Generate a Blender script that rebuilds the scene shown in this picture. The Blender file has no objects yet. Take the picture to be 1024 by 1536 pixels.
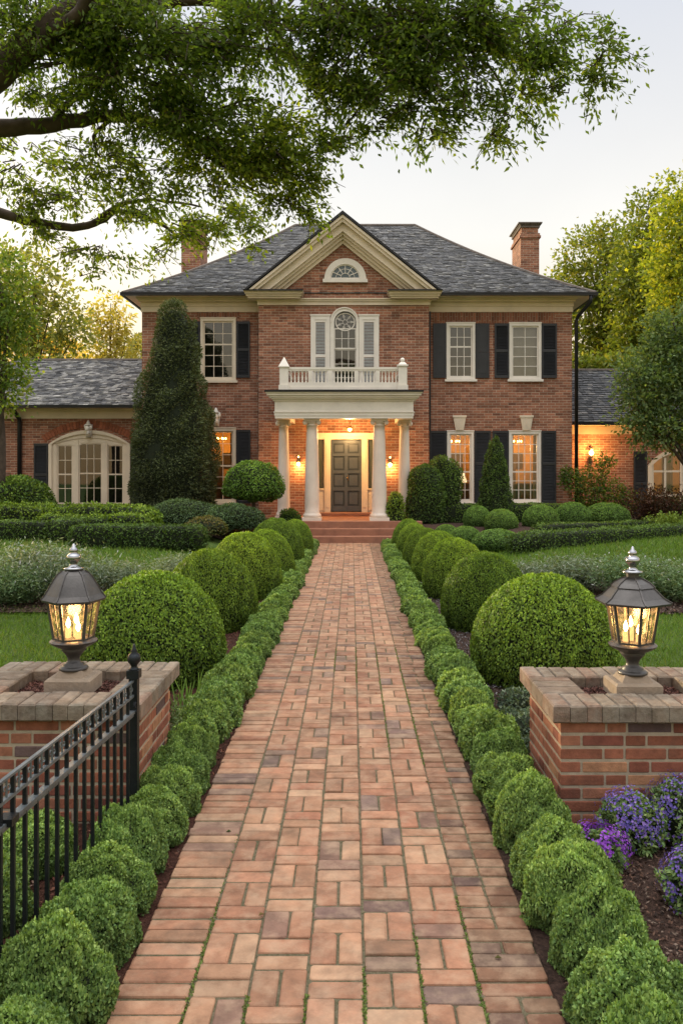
import bpy, math, random
import numpy as np
from mathutils import Vector

R = math.radians
rnd = random.Random(7)
rng = np.random.default_rng(11)
SC = bpy.context.scene
COL = SC.collection
EYE = 1.8
F = 1230.0          # focal length in photograph pixels


def P(px, py, d):
    """world point seen at photograph pixel (px, py) at distance d along the view"""
    return Vector(((px - 527) * d / F, d, EYE + (706 - py) * d / F))


def PX(px, d):
    return (px - 527) * d / F


def PZ(py, d):
    return EYE + (706 - py) * d / F


# ------------------------------------------------------------------ objects
def tag(o, label=None, cat=None, group=None, kind=None):
    if label: o['label'] = label
    if cat: o['category'] = cat
    if group: o['group'] = group
    if kind: o['kind'] = kind
    return o


def empty(name, loc, rz=0.0):
    o = bpy.data.objects.new(name, None)
    o.location = loc
    o.rotation_euler = (0, 0, rz)
    o.empty_display_size = .2
    COL.objects.link(o)
    return o


def world_loc(o):
    v = Vector((0, 0, 0))
    while o is not None:
        v += Vector(o.location)
        o = o.parent
    return v


def link(name, me, parent=None, loc=(0, 0, 0)):
    o = bpy.data.objects.new(name, me)
    o.location = loc
    COL.objects.link(o)
    if parent is not None:
        o.parent = parent
    return o


def copy_tree(o, parent=None):
    c = o.copy()
    COL.objects.link(c)
    if parent is not None:
        c.parent = parent
    for ch in list(o.children):
        copy_tree(ch, c)
    return c


class MB:
    """collects faces (world coordinates), builds one mesh object"""
    def __init__(s):
        s.v, s.f, s.c, s.m, s.sm = [], [], [], [], []
        s.col = (1, 1, 1); s.mi = 0; s.smooth = False

    def face(s, idx):
        s.f.append(idx); s.c.append(s.col); s.m.append(s.mi); s.sm.append(s.smooth)

    def poly(s, pts):
        n = len(s.v)
        s.v.extend([tuple(p) for p in pts])
        s.face(list(range(n, n + len(pts))))

    def box(s, x0, x1, y0, y1, z0, z1):
        n = len(s.v)
        s.v.extend([(x0, y0, z0), (x1, y0, z0), (x1, y1, z0), (x0, y1, z0), (x0, y0, z1), (x1, y0, z1), (x1, y1, z1), (x0, y1, z1)])
        for f in ((0, 3, 2, 1), (4, 5, 6, 7), (0, 1, 5, 4), (1, 2, 6, 5), (2, 3, 7, 6), (3, 0, 4, 7)):
            s.face([n + i for i in f])

    def bbox(s, x0, x1, y0, y1, z0, z1, b=.006, tilt=(0, 0, 0, 0), bottom=False):
        """box with all four top and side edges chamfered (a brick)"""
        n = len(s.v)
        b = min(b, (x1 - x0) * .3, (y1 - y0) * .3, (z1 - z0) * .3)
        zb = z0
        for (z, i) in ((zb, b if bottom else 0), (zb + (b if bottom else 0), 0), (z1 - b, 0), (z1, b)):
            for k, (x, y) in enumerate(((x0 + i, y0 + i), (x1 - i, y0 + i), (x1 - i, y1 - i), (x0 + i, y1 - i))):
                s.v.append((x, y, z + (tilt[k] if z > zb + b else 0)))
        for L in range(3):
            if L == 0 and not bottom: continue
            for k in range(4):
                a = n + L * 4 + k; c = n + L * 4 + (k + 1) % 4
                s.face([a, c, c + 4, a + 4])
        s.face([n + 12, n + 13, n + 14, n + 15])
        if bottom: s.face([n + 3, n + 2, n + 1, n])

    def prism_y(s, pts, y0, y1):
        """polygon in XZ (counter-clockwise seen from -Y) extruded along Y"""
        n = len(s.v); k = len(pts)
        s.v.extend([(x, y0, z) for x, z in pts]); s.v.extend([(x, y1, z) for x, z in pts])
        s.face(list(range(n, n + k))); s.face(list(range(n + 2 * k - 1, n + k - 1, -1)))
        for i in range(k):
            j = (i + 1) % k
            s.face([n + j, n + i, n + k + i, n + k + j])

    def lathe(s, cx, cy, prof, seg=24, ang0=0.0, sx=1, sy=1):
        n = len(s.v); k = len(prof)
        for (r, z) in prof:
            for i in range(seg):
                a = ang0 + 2 * math.pi * i / seg
                s.v.append((cx + r * sx * math.cos(a), cy + r * sy * math.sin(a), z))
        for j in range(k - 1):
            for i in range(seg):
                i2 = (i + 1) % seg
                s.face([n + j * seg + i, n + j * seg + i2, n + (j + 1) * seg + i2, n + (j + 1) * seg + i])
        s.face([n + i for i in range(seg - 1, -1, -1)])
        s.face([n + (k - 1) * seg + i for i in range(seg)])

    def tube(s, pts, radii, seg=8):
        pts = [Vector(p) for p in pts]
        if not hasattr(radii, '__len__'): radii = [radii] * len(pts)
        n = len(s.v); k = len(pts); prev = None
        for i, p in enumerate(pts):
            t = (pts[min(i + 1, k - 1)] - pts[max(i - 1, 0)])
            if t.length < 1e-9: t = Vector((0, 0, 1))
            t.normalize()
            u = prev if prev is not None else (Vector((1, 0, 0)) if abs(t.x) < .8 else Vector((0, 1, 0)))
            u = (u - t * u.dot(t)); u.normalize(); prev = u
            w = t.cross(u)
            for a in range(seg):
                an = 2 * math.pi * a / seg
                s.v.append(tuple(p + (u * math.cos(an) + w * math.sin(an)) * radii[i]))
        for i in range(k - 1):
            for a in range(seg):
                b = (a + 1) % seg
                s.face([n + i * seg + a, n + i * seg + b, n + (i + 1) * seg + b, n + (i + 1) * seg + a])
        s.face([n + a for a in range(seg - 1, -1, -1)])
        s.face([n + (k - 1) * seg + a for a in range(seg)])

    def bar(s, a, b, w, h):
        """square bar between two points (roughly horizontal or vertical)"""
        a, b = Vector(a), Vector(b)
        t = (b - a).normalized()
        u = Vector((0, 0, 1)) if abs(t.z) < .9 else Vector((0, 1, 0))
        sd = t.cross(u).normalized(); u = sd.cross(t)
        n = len(s.v)
        for p in (a, b):
            for (i, j) in ((-1, -1), (1, -1), (1, 1), (-1, 1)):
                s.v.append(tuple(p + sd * (i * w / 2) + u * (j * h / 2)))
        for k in range(4):
            k2 = (k + 1) % 4
            s.face([n + k, n + k2, n + 4 + k2, n + 4 + k])
        s.face([n + 3, n + 2, n + 1, n]); s.face([n + 4, n + 5, n + 6, n + 7])

    def sphere(s, c, r, seg=14, rings=8, sz=1.0):
        prof = [(max(1e-4, r * math.sin(math.pi * i / rings)), c[2] - r * sz * math.cos(math.pi * i / rings)) for i in range(rings + 1)]
        s.lathe(c[0], c[1], prof, seg)

    def build(s, name, mats, parent=None, origin=None, smooth_angle=None):
        if not isinstance(mats, (list, tuple)): mats = [mats]
        if origin is None:
            origin = Vector((0, 0, 0)) if parent is None else world_loc(parent)
        origin = Vector(origin)
        v = np.array(s.v, dtype=np.float64) - np.array(origin)
        me = bpy.data.meshes.new(name)
        me.from_pydata(v.tolist(), [], s.f)
        for m in mats: me.materials.append(m)
        if len(mats) > 1: me.polygons.foreach_set('material_index', s.m)
        me.polygons.foreach_set('use_smooth', s.sm)
        at = me.attributes.new('col', 'FLOAT_COLOR', 'FACE')
        at.data.foreach_set('color', np.array([(c[0], c[1], c[2], 1) for c in s.c], dtype=np.float32).ravel())
        me.update()
        return link(name, me, parent, origin if parent is None else (0, 0, 0))


def quad_mesh(name, V, C, mats, extra=None, mat_index=None):
    """fast mesh from (n,4,3) quads, one colour per quad; extra = (verts, quads, colour) core"""
    n = len(V)
    verts = V.reshape(-1, 3); faces = np.arange(4 * n).reshape(n, 4); cols = C; mi = np.zeros(n, int)
    if extra is not None:
        ev, ef, ec = extra
        faces = np.vstack([faces, ef + len(verts)])
        verts = np.vstack([verts, ev]); cols = np.vstack([cols, np.tile(ec, (len(ef), 1))]); mi = np.concatenate([mi, np.ones(len(ef), int)])
    if mat_index is not None: mi[:n] = mat_index
    me = bpy.data.meshes.new(name)
    me.vertices.add(len(verts)); me.vertices.foreach_set('co', verts.astype(np.float32).ravel())
    me.loops.add(4 * len(faces)); me.loops.foreach_set('vertex_index', faces.astype(np.int32).ravel())
    me.polygons.add(len(faces))
    me.polygons.foreach_set('loop_start', (np.arange(len(faces)) * 4).astype(np.int32))
    me.polygons.foreach_set('loop_total', np.full(len(faces), 4, np.int32))
    for m in mats: me.materials.append(m)
    if len(mats) > 1: me.polygons.foreach_set('material_index', mi.astype(np.int32))
    at = me.attributes.new('col', 'FLOAT_COLOR', 'FACE')
    at.data.foreach_set('color', np.hstack([cols, np.ones((len(cols), 1))]).astype(np.float32).ravel())
    me.update(calc_edges=True)
    return me


# ------------------------------------------------------------------ materials
class NT:
    def __init__(s, name):
        s.m = bpy.data.materials.new(name); s.m.use_nodes = True
        s.t = s.m.node_tree; s.t.nodes.clear()
        s.out = s.n('ShaderNodeOutputMaterial')

    def n(s, typ, **kw):
        nd = s.t.nodes.new(typ)
        for k, v in kw.items():
            if k.startswith('i_'):
                nd.inputs[k[2:].replace('_', ' ')].default_value = v
            else: setattr(nd, k, v)
        return nd

    def l(s, a, b): s.t.links.new(a, b)

    def rgb(s, c):
        nd = s.n('ShaderNodeRGB'); nd.outputs[0].default_value = (*c, 1); return nd.outputs[0]

    def mix(s, fac, a, b, mode='MIX'):
        nd = s.n('ShaderNodeMix', data_type='RGBA', blend_type=mode)
        for i, v in ((0, fac), (6, a), (7, b)):
            if hasattr(v, 'links'): s.l(v, nd.inputs[i])
            elif isinstance(v, (int, float)): nd.inputs[i].default_value = v
            else: nd.inputs[i].default_value = (*v, 1)
        return nd.outputs[2]

    def noise(s, scale, detail=3, rough=.55, vec=None, dist=0.0):
        nd = s.n('ShaderNodeTexNoise'); nd.inputs['Scale'].default_value = scale
        nd.inputs['Detail'].default_value = detail; nd.inputs['Roughness'].default_value = rough; nd.inputs['Distortion'].default_value = dist
        s.l(vec if vec is not None else s.obj(), nd.inputs['Vector'])
        return nd.outputs['Fac']

    def obj(s):
        if not hasattr(s, '_tc'): s._tc = s.n('ShaderNodeTexCoord')
        return s._tc.outputs['Object']

    def ramp(s, fac, stops):
        nd = s.n('ShaderNodeValToRGB'); e = nd.color_ramp.elements
        while len(e) < len(stops): e.new(.5)
        for i, (p, c) in enumerate(stops):
            e[i].position = p; e[i].color = (*c, 1) if hasattr(c, '__len__') else (c, c, c, 1)
        s.l(fac, nd.inputs[0]); return nd.outputs[0]

    def math(s, op, a, b=None):
        nd = s.n('ShaderNodeMath', operation=op)
        for i, v in enumerate((a, b)):
            if v is None: continue
            if hasattr(v, 'links'): s.l(v, nd.inputs[i])
            else: nd.inputs[i].default_value = v
        return nd.outputs[0]

    def attr(s, name='col'):
        nd = s.n('ShaderNodeAttribute'); nd.attribute_name = name; return nd.outputs['Color']

    def bump(s, h, strength=.4, dist=.01):
        nd = s.n('ShaderNodeBump'); nd.inputs['Strength'].default_value = strength; nd.inputs['Distance'].default_value = dist
        s.l(h, nd.inputs['Height']); return nd.outputs[0]

    def principled(s, col, rough=.6, metal=0., spec=.4, normal=None):
        p = s.n('ShaderNodeBsdfPrincipled')
        for key, v in (('Base Color', col), ('Roughness', rough), ('Metallic', metal), ('Specular IOR Level', spec)):
            if hasattr(v, 'links'): s.l(v, p.inputs[key])
            elif key == 'Base Color': p.inputs[key].default_value = (*v, 1)
            else: p.inputs[key].default_value = v
        if normal is not None: s.l(normal, p.inputs['Normal'])
        return p

    def done(s, sh):
        s.l(sh.outputs[0] if hasattr(sh, 'outputs') else sh, s.out.inputs[0]); return s.m


def wall_vec(t):
    """brick coordinates: along the wall, up the wall"""
    g = t.n('ShaderNodeNewGeometry')
    sn = t.n('ShaderNodeSeparateXYZ'); t.l(g.outputs['True Normal'], sn.inputs[0])
    sp = t.n('ShaderNodeSeparateXYZ'); t.l(t.obj(), sp.inputs[0])
    side = t.math('GREATER_THAN', t.math('ABSOLUTE', sn.outputs[0]), .6)
    u = t.math('ADD', t.math('MULTIPLY', sp.outputs[0], t.math('SUBTRACT', 1.0, side)), t.math('MULTIPLY', sp.outputs[1], side))
    cb = t.n('ShaderNodeCombineXYZ'); t.l(u, cb.inputs[0]); t.l(sp.outputs[2], cb.inputs[1])
    return cb.outputs[0]


def mat_brick(name, c1, c2, cm, bw=.23, rh=.076, rot=False):
    t = NT(name)
    vec = wall_vec(t)
    if rot:
        mp = t.n('ShaderNodeMapping'); mp.inputs['Rotation'].default_value = (0, 0, R(90)); t.l(vec, mp.inputs['Vector']); vec = mp.outputs[0]
    nz = t.n('ShaderNodeTexNoise'); nz.inputs['Scale'].default_value = 3.0; t.l(vec, nz.inputs['Vector'])
    va = t.n('ShaderNodeVectorMath', operation='MULTIPLY_ADD')
    t.l(nz.outputs['Color'], va.inputs[0]); va.inputs[1].default_value = (.012, .012, 0); t.l(vec, va.inputs[2])
    b = t.n('ShaderNodeTexBrick'); b.offset = .5
    t.l(va.outputs[0], b.inputs['Vector'])
    b.inputs['Color1'].default_value = (*c1, 1); b.inputs['Color2'].default_value = (*c2, 1); b.inputs['Mortar'].default_value = (*cm, 1)
    b.inputs['Scale'].default_value = 1; b.inputs['Brick Width'].default_value = bw; b.inputs['Row Height'].default_value = rh
    b.inputs['Mortar Size'].default_value = .009; b.inputs['Mortar Smooth'].default_value = .25; b.inputs['Bias'].default_value = -.1
    big = t.ramp(t.noise(.55, 4, .6), [(.3, .72), (.72, 1.2)])
    # whole-brick tone: stretched noise, so runs of bricks differ
    mp2 = t.n('ShaderNodeMapping'); mp2.inputs['Scale'].default_value = (1 / bw, 1 / rh, 1); t.l(vec, mp2.inputs['Vector'])
    sn2 = t.n('ShaderNodeVectorMath', operation='FLOOR'); t.l(mp2.outputs[0], sn2.inputs[0])
    wn = t.n('ShaderNodeTexWhiteNoise', noise_dimensions='2D'); t.l(sn2.outputs[0], wn.inputs['Vector'])
    tone = t.ramp(wn.outputs['Value'], [(0, .6), (.25, .92), (.75, 1.05), (1, 1.35)])
    c = t.mix(.85, b.outputs['Color'], big, 'MULTIPLY')
    c = t.mix(.9, c, tone, 'MULTIPLY')
    fine = t.ramp(t.noise(40, 3, .6), [(.3, .8), (.7, 1.15)])
    c = t.mix(.7, c, fine, 'MULTIPLY')
    h = t.math('SUBTRACT', t.noise(60, 2), t.math('MULTIPLY', b.outputs['Fac'], 2.5))
    return t.done(t.principled(c, .85, spec=.25, normal=t.bump(h, .5, .006)))


def mat_plain(name, c, rough=.5, metal=0., spec=.4, nscale=6, var=.25, bump=.0, bscale=40, dirt=None):
    t = NT(name)
    n = t.ramp(t.noise(nscale, 5, .6), [(.25, 1 - var), (.75, 1 + var * .6)])
    col = t.mix(1.0, c, n, 'MULTIPLY')
    if dirt:
        col = t.mix(t.ramp(t.noise(nscale * .6, 6, .7), [(.5, 0), (.75, dirt[1])]), col, dirt[0])
    nm = t.bump(t.noise(bscale, 4), bump, .01) if bump else None
    return t.done(t.principled(col, rough, metal, spec, nm))


def mat_attr(name, rough=.8, spec=.3, nscale=30, var=.3, bump=.5, bscale=90, dirt=None, stain=None):
    """colour from the face attribute 'col', broken up by noise"""
    t = NT(name)
    c = t.attr()
    c = t.mix(1.0, c, t.ramp(t.noise(nscale, 5, .65), [(.25, 1 - var), (.75, 1 + var * .7)]), 'MULTIPLY')
    if stain:
        c = t.mix(t.ramp(t.noise(stain[1], 5, .65), [(.45, 0), (.7, stain[2])]), c, stain[0])
    if dirt:
        c = t.mix(t.ramp(t.noise(dirt[1], 6, .7, dist=.4), [(.52, 0), (.72, dirt[2])]), c, dirt[0])
    return t.done(t.principled(c, rough, spec=spec, normal=t.bump(t.noise(bscale, 5, .65), bump, .006)))


def mat_leaf(name, trans=.3, rough=.42, spec=.35, gain=1.0, tt=(1.25, 1.15, .35)):
    t = NT(name)
    oi = t.n('ShaderNodeObjectInfo')
    rv = t.ramp(oi.outputs['Random'], [(0, (.86, .9, .9)), (1, (1.12, 1.08, 1.0))])
    c = t.mix(1.0, t.attr(), rv, 'MULTIPLY')
    if gain != 1.0: c = t.mix(1.0, c, (gain, gain, gain), 'MULTIPLY')
    p = t.principled(c, rough, spec=spec)
    tr = t.n('ShaderNodeBsdfTranslucent')
    t.l(t.mix(1.0, c, tt, 'MULTIPLY'), tr.inputs[0])
    mx = t.n('ShaderNodeMixShader'); mx.inputs[0].default_value = trans
    t.l(p.outputs[0], mx.inputs[1]); t.l(tr.outputs[0], mx.inputs[2])
    return t.done(mx)


def mat_glass(name, tint=(1, 1, 1), refl=.12, rough=.02):
    t = NT(name)
    lw = t.n('ShaderNodeLayerWeight'); lw.inputs[0].default_value = .35
    f = t.math('ADD', t.math('MULTIPLY', lw.outputs['Fresnel'], .8), refl)
    tr = t.n('ShaderNodeBsdfTransparent'); tr.inputs[0].default_value = (*tint, 1)
    gl = t.n('ShaderNodeBsdfGlossy'); gl.inputs['Roughness'].default_value = rough
    t.l(t.bump(t.noise(1.3, 1), .05, .02), gl.inputs['Normal'])
    mx = t.n('ShaderNodeMixShader'); t.l(f, mx.inputs[0]); t.l(tr.outputs[0], mx.inputs[1]); t.l(gl.outputs[0], mx.inputs[2])
    return t.done(mx)


def mat_emit(name, c, s):
    t = NT(name); e = t.n('ShaderNodeEmission'); e.inputs[0].default_value = (*c, 1); e.inputs[1].default_value = s
    return t.done(e)


M = {}
M['brick'] = mat_brick('house brick', (.39, .165, .098), (.24, .098, .064), (.46, .34, .25))
M['soldier'] = mat_brick('soldier brick', (.30, .115, .065), (.20, .078, .05), (.30, .21, .15), rot=True)
M['cream'] = mat_plain('cream paint', (.82, .69, .53), .5, nscale=1.5, var=.14, dirt=((.30, .26, .2), .25))
M['white'] = mat_plain('white paint', (.85, .78, .69), .45, nscale=2.5, var=.10, dirt=((.42, .38, .32), .22))
M['column'] = mat_plain('white column paint with lamp warmth', (.84, .71, .60), .5, nscale=2.5, var=.10, dirt=((.5, .4, .3), .2))  # warm lamp light put into the column colour
M['shutter'] = mat_plain('charcoal shutter paint', (.028, .029, .034), .42, nscale=3, var=.3)
M['gutter'] = mat_plain('dark bronze gutter metal', (.022, .022, .024), .4, .3, nscale=3, var=.3)
M['slate'] = mat_attr('slate shingle', .72, .35, nscale=9, var=.35, bump=.5, bscale=40)
M['door'] = mat_plain('dark grey door paint', (.040, .048, .062), .3, nscale=2, var=.2)
M['doorrail'] = mat_plain('door rail paint', (.085, .10, .125), .35, nscale=2, var=.2)
M['brass'] = mat_plain('aged brass', (.5, .33, .12), .3, .9)
M['iron'] = mat_plain('black wrought iron', (.022, .026, .03), .42, .55, nscale=14, var=.4, bump=.2, bscale=120)
M['railiron'] = mat_plain('worn grey iron rail', (.15, .17, .18), .45, .35, nscale=10, var=.45, bump=.2, bscale=120)
M['bronze'] = mat_plain('weathered bronze', (.10, .092, .088), .4, .5, nscale=9, var=.4, bump=.15, bscale=60, dirt=((.17, .16, .15), .5))
M['chrome'] = mat_plain('polished metal finial', (.42, .42, .44), .18, .95, nscale=20, var=.35)
M['stone'] = mat_plain('tan stone', (.33, .25, .18), .85, nscale=7, var=.35, bump=.6, bscale=45, dirt=((.17, .15, .12), .6))
M['step'] = mat_plain('terracotta step stone', (.34, .15, .09), .7, nscale=4, var=.28, bump=.3, dirt=((.16, .08, .06), .5))
M['pave'] = mat_attr('path brick', .78, .3, nscale=11, var=.40, bump=.55, bscale=70, dirt=((.12, .085, .06), 2.6, .55), stain=((.54, .38, .25), 8.0, .45))
M['pier'] = mat_attr('pier brick', .85, .25, nscale=16, var=.38, bump=.7, bscale=60, dirt=((.12, .07, .05), 4.0, .45))
M['coping'] = mat_attr('coping brick', .9, .2, nscale=20, var=.38, bump=.9, bscale=60, dirt=((.10, .085, .06), 6.0, .7), stain=((.36, .33, .27), 9.0, .5))
M['mortar'] = mat_plain('pale mortar', (.42, .34, .25), .95, nscale=15, var=.3, bump=.5)
M['chip'] = mat_attr('mulch chip', .9, .15, nscale=50, var=.3, bump=.3)
M['bark'] = mat_plain('bark', (.085, .06, .045), .9, nscale=7, var=.5, bump=1.0, bscale=18)
M['leaf_box'] = mat_leaf('boxwood leaf', .25, .5, .22, 2.0)
M['leaf_tree'] = mat_leaf('tree leaf', .5, .55, .2, 2.1)
M['leaf_oak'] = mat_leaf('oak leaf', .58, .55, .2, 2.4, (1.15, 1.2, .4))
M['leaf_needle'] = mat_leaf('conifer needle', .15, .6, .2, 1.9)
M['leaf_grey'] = mat_leaf('lavender leaf', .25, .6, .15, 1.35)
M['petal'] = mat_leaf('petal', .3, .5, .2, tt=(1, .9, 1.1))
M['grass'] = mat_leaf('grass blade', .35, .55, .2, 1.7)
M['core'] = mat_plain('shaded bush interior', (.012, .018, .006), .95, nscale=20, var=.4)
M['glass'] = mat_glass('window glass', (.85, .92, .92), .10)
def mat_lampglass():
    t = NT('seeded amber glass')
    tr = t.n('ShaderNodeBsdfTransparent'); tr.inputs[0].default_value = (1, .93, .84, 1)
    tl_ = t.n('ShaderNodeBsdfTranslucent'); tl_.inputs[0].default_value = (.9, .82, .7, 1)
    gl = t.n('ShaderNodeBsdfGlossy'); gl.inputs['Roughness'].default_value = .15
    m1 = t.n('ShaderNodeMixShader'); t.l(t.ramp(t.noise(38, 3, .6), [(.45, .01), (.8, .16)]), m1.inputs[0]); t.l(tr.outputs[0], m1.inputs[1]); t.l(tl_.outputs[0], m1.inputs[2])
    m2 = t.n('ShaderNodeMixShader'); m2.inputs[0].default_value = .07; t.l(m1.outputs[0], m2.inputs[1]); t.l(gl.outputs[0], m2.inputs[2])
    return t.done(m2)
M['lampglass'] = mat_lampglass()
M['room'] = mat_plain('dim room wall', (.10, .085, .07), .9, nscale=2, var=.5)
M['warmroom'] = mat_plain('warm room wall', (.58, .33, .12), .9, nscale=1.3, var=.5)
M['louver'] = mat_plain('white louvre paint with slat shade', (.47, .47, .45), .55, nscale=3, var=.12)  # shade between the slats put into the colour as grey
M['curtain'] = mat_plain('linen curtain', (.48, .36, .22), .9, nscale=5, var=.2)
M['blind'] = mat_plain('faded blind cloth', (.42, .33, .26), .9, nscale=2, var=.25)
M['flame'] = mat_emit('candle flame', (1, .62, .22), 40)
M['bulb'] = mat_emit('warm bulb', (1, .50, .13), 26)
M['shade'] = mat_emit('lit lamp shade', (1, .66, .32), 2.5)
M['candle'] = mat_emit('glowing candle wax', (1, .55, .2), 1.6)


# ------------------------------------------------------------------ foliage
class Waves:
    def __init__(s, freq, n=10, seed=0):
        g = np.random.default_rng(seed)
        k = g.normal(size=(n, 3)); k /= np.linalg.norm(k, axis=1)[:, None]
        s.k = k * freq * g.uniform(.6, 1.6, (n, 1)); s.ph = g.uniform(0, 6.28, n); s.n = n

    def __call__(s, p):
        return np.sin(p @ s.k.T + s.ph).sum(1) / math.sqrt(s.n)


def unit(a):
    return a / np.maximum(np.linalg.norm(a, axis=1), 1e-9)[:, None]


def leaves(p, nrm, L, W, g, jitter=.6, out=.35, droop=0.0):
    """diamond leaves at p, roughly facing nrm; out = how far they stand off the surface"""
    n = len(p)
    nn = unit(nrm + g.normal(size=(n, 3)) * jitter)
    t = unit(np.cross(nn, g.normal(size=(n, 3))))
    t = unit(t + nrm * out + np.array([0, 0, -droop]))
    b = unit(np.cross(t, nn))
    L = (L * g.uniform(.65, 1.3, n))[:, None]; W = (W * g.uniform(.7, 1.25, n))[:, None]
    nn = np.cross(b, t)
    q = np.stack([p, p + t * L * .5 + b * W * .5 + nn * W * .12, p + t * L, p + t * L * .5 - b * W * .5 + nn * W * .12], 1)
    return q


def mix_cols(g, n, cols, w=None):
    cols = np.array(cols)
    i = g.choice(len(cols), n, p=w)
    return cols[i] * g.uniform(.78, 1.22, (n, 1))


def grid_surface(prof, cx=0, cy=0, rx=1, ry=1, power=2.0, nu=64, taper=None):
    """rings (r, z) with a superellipse plan; returns verts (nv*nu), quads"""
    a = np.linspace(0, 2 * math.pi, nu, endpoint=False)
    ca, sa = np.cos(a), np.sin(a)
    e = 2.0 / power
    ux, uy = np.sign(ca) * np.abs(ca) ** e, np.sign(sa) * np.abs(sa) ** e
    rings = [np.stack([cx + rx * r * ux, cy + ry * r * uy, np.full(nu, z)], 1) for r, z in prof]
    v = np.concatenate(rings); k = len(prof)
    i = np.arange(nu); j = (i + 1) % nu
    f = np.concatenate([np.stack([q * nu + i, q * nu + j, (q + 1) * nu + j, (q + 1) * nu + i], 1) for q in range(k - 1)])
    return v, f


def sample_surface(v, f, n, g):
    a, b, c, d = (v[f[:, i]] for i in range(4))
    nr = np.cross(c - a, d - b)
    ar = np.linalg.norm(nr, axis=1)
    idx = g.choice(len(f), n, p=ar / ar.sum())
    s, t = g.random((n, 1)), g.random((n, 1))
    p = (a[idx] * (1 - s) + b[idx] * s) * (1 - t) + (d[idx] * (1 - s) + c[idx] * s) * t
    return p, unit(nr[idx]), ar.sum()


def bush_mesh(name, prof, rx, ry, power, n, L, W, cols, w=None, lump=(.03, 9), fine=(.012, 30), depth=.04, seed=0, mats=None,
              jitter=.6, out=.4, top=None, nu=64, core=.95, droop=0.0, hollow=(.0, 6)):
    g = np.random.default_rng(seed)
    v, f = grid_surface(prof, 0, 0, rx, ry, power, nu)
    ctr = np.array([0, 0, np.mean([z for _, z in prof])])
    w1, w2 = Waves(lump[1], 12, seed + 1), Waves(fine[1], 12, seed + 2)
    dirv = unit(v - ctr)
    v = v + dirv * (w1(v) * lump[0])[:, None]
    p, nr, area = sample_surface(v, f, n, g)
    fine_n = w2(p)
    dp = g.random(n) ** 1.6 * depth
    p = p + nr * (fine_n * fine[0] - dp)[:, None]
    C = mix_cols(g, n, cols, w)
    # fresh pale tips; occlusion baked in as darker leaves further in
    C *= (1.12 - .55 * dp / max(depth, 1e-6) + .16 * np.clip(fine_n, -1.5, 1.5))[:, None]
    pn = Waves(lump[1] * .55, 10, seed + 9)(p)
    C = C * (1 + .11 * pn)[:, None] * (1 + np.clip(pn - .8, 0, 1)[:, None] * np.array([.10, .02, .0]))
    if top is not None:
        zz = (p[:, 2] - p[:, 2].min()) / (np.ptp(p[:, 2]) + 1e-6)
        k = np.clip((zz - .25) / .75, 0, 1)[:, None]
        C = (C * (1 - k) + C * np.array(top) * k) * (.68 + .32 * np.clip(zz / .4, 0, 1))[:, None]  # new growth tint; top light and lower shade painted into the leaves
    if hollow[0] > 0:
        keep = Waves(hollow[1], 12, seed + 3)(p) > -1.7 + hollow[0]
        p, nr, C = p[keep], nr[keep], C[keep]
    q = leaves(p, nr, L, W, g, jitter, out, droop)
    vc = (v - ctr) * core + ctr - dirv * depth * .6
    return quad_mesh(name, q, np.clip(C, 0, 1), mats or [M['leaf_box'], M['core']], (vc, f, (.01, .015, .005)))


def dome(rz0=0.0, h=1.0, k=14, bulge=.42):
    """rings of a clipped ball that stands on the ground"""
    out = []
    a0 = -math.asin(bulge)
    for i in range(k):
        a = a0 + (math.pi / 2 - a0) * i / (k - 1)
        out.append((max(.015, math.cos(a)), rz0 + h * (math.sin(a) + bulge) / (1 + bulge)))
    return out


GREEN = [(.072, .115, .016), (.055, .094, .014), (.094, .138, .019), (.039, .07, .012)]
GREEN_D = [(.04, .075, .016), (.03, .055, .014), (.055, .09, .02)]
GREEN_B = [(.094, .148, .045), (.068, .115, .037), (.122, .176, .06), (.048, .086, .03)]

# ------------------------------------------------------------------ ground
def smooth(a, b, x):
    t = np.clip((x - a) / (b - a), 0, 1); return t * t * (3 - 2 * t)


def gz(x, y):
    """terrain height: flat by the path, rising gently to the house on both sides"""
    x = np.asarray(x, float); y = np.asarray(y, float)
    side = smooth(1.9, 4.0, np.abs(x))
    near = smooth(18.3, 20.6, y) * smooth(1.35, 1.6, np.abs(x - .02))
    return .42 * np.maximum(smooth(10.5, 20.5, y) * side, near)


def gzf(x, y): return float(gz(x, y))


def sheet(name, xs, ys, mat, dz, kind='structure', keep=None):
    X, Y = np.meshgrid(xs, ys); nx = len(xs)
    Z = gz(X, Y) + dz
    me = bpy.data.meshes.new(name)
    f = [(j * nx + i, j * nx + i + 1, (j + 1) * nx + i + 1, (j + 1) * nx + i) for j in range(len(ys) - 1) for i in range(nx - 1)
         if keep is None or keep((xs[i] + xs[i + 1]) / 2, (ys[j] + ys[j + 1]) / 2)]
    me.from_pydata(np.stack([X.ravel(), Y.ravel(), Z.ravel()], 1).tolist(), [], f)
    me.materials.append(mat); me.polygons.foreach_set('use_smooth', [True] * len(f))
    return tag(link(name, me), kind=kind)


def mat_lawn():
    t = NT('lawn turf')
    c = t.ramp(t.noise(55, 5, .7), [(.3, (.035, .065, .012)), (.55, (.075, .125, .022)), (.8, (.12, .17, .035))])
    c = t.mix(t.ramp(t.noise(.8, 4), [(.45, 0), (.7, .45)]), c, (.10, .13, .03))
    return t.done(t.principled(c, .85, spec=.2, normal=t.bump(t.noise(120, 3), .8, .02)))


def mat_soil(name, a, b):
    t = NT(name)
    c = t.ramp(t.noise(45, 6, .75), [(.3, a), (.7, b)])
    return t.done(t.principled(c, .95, spec=.15, normal=t.bump(t.noise(70, 5, .7), 1.0, .02)))


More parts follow.
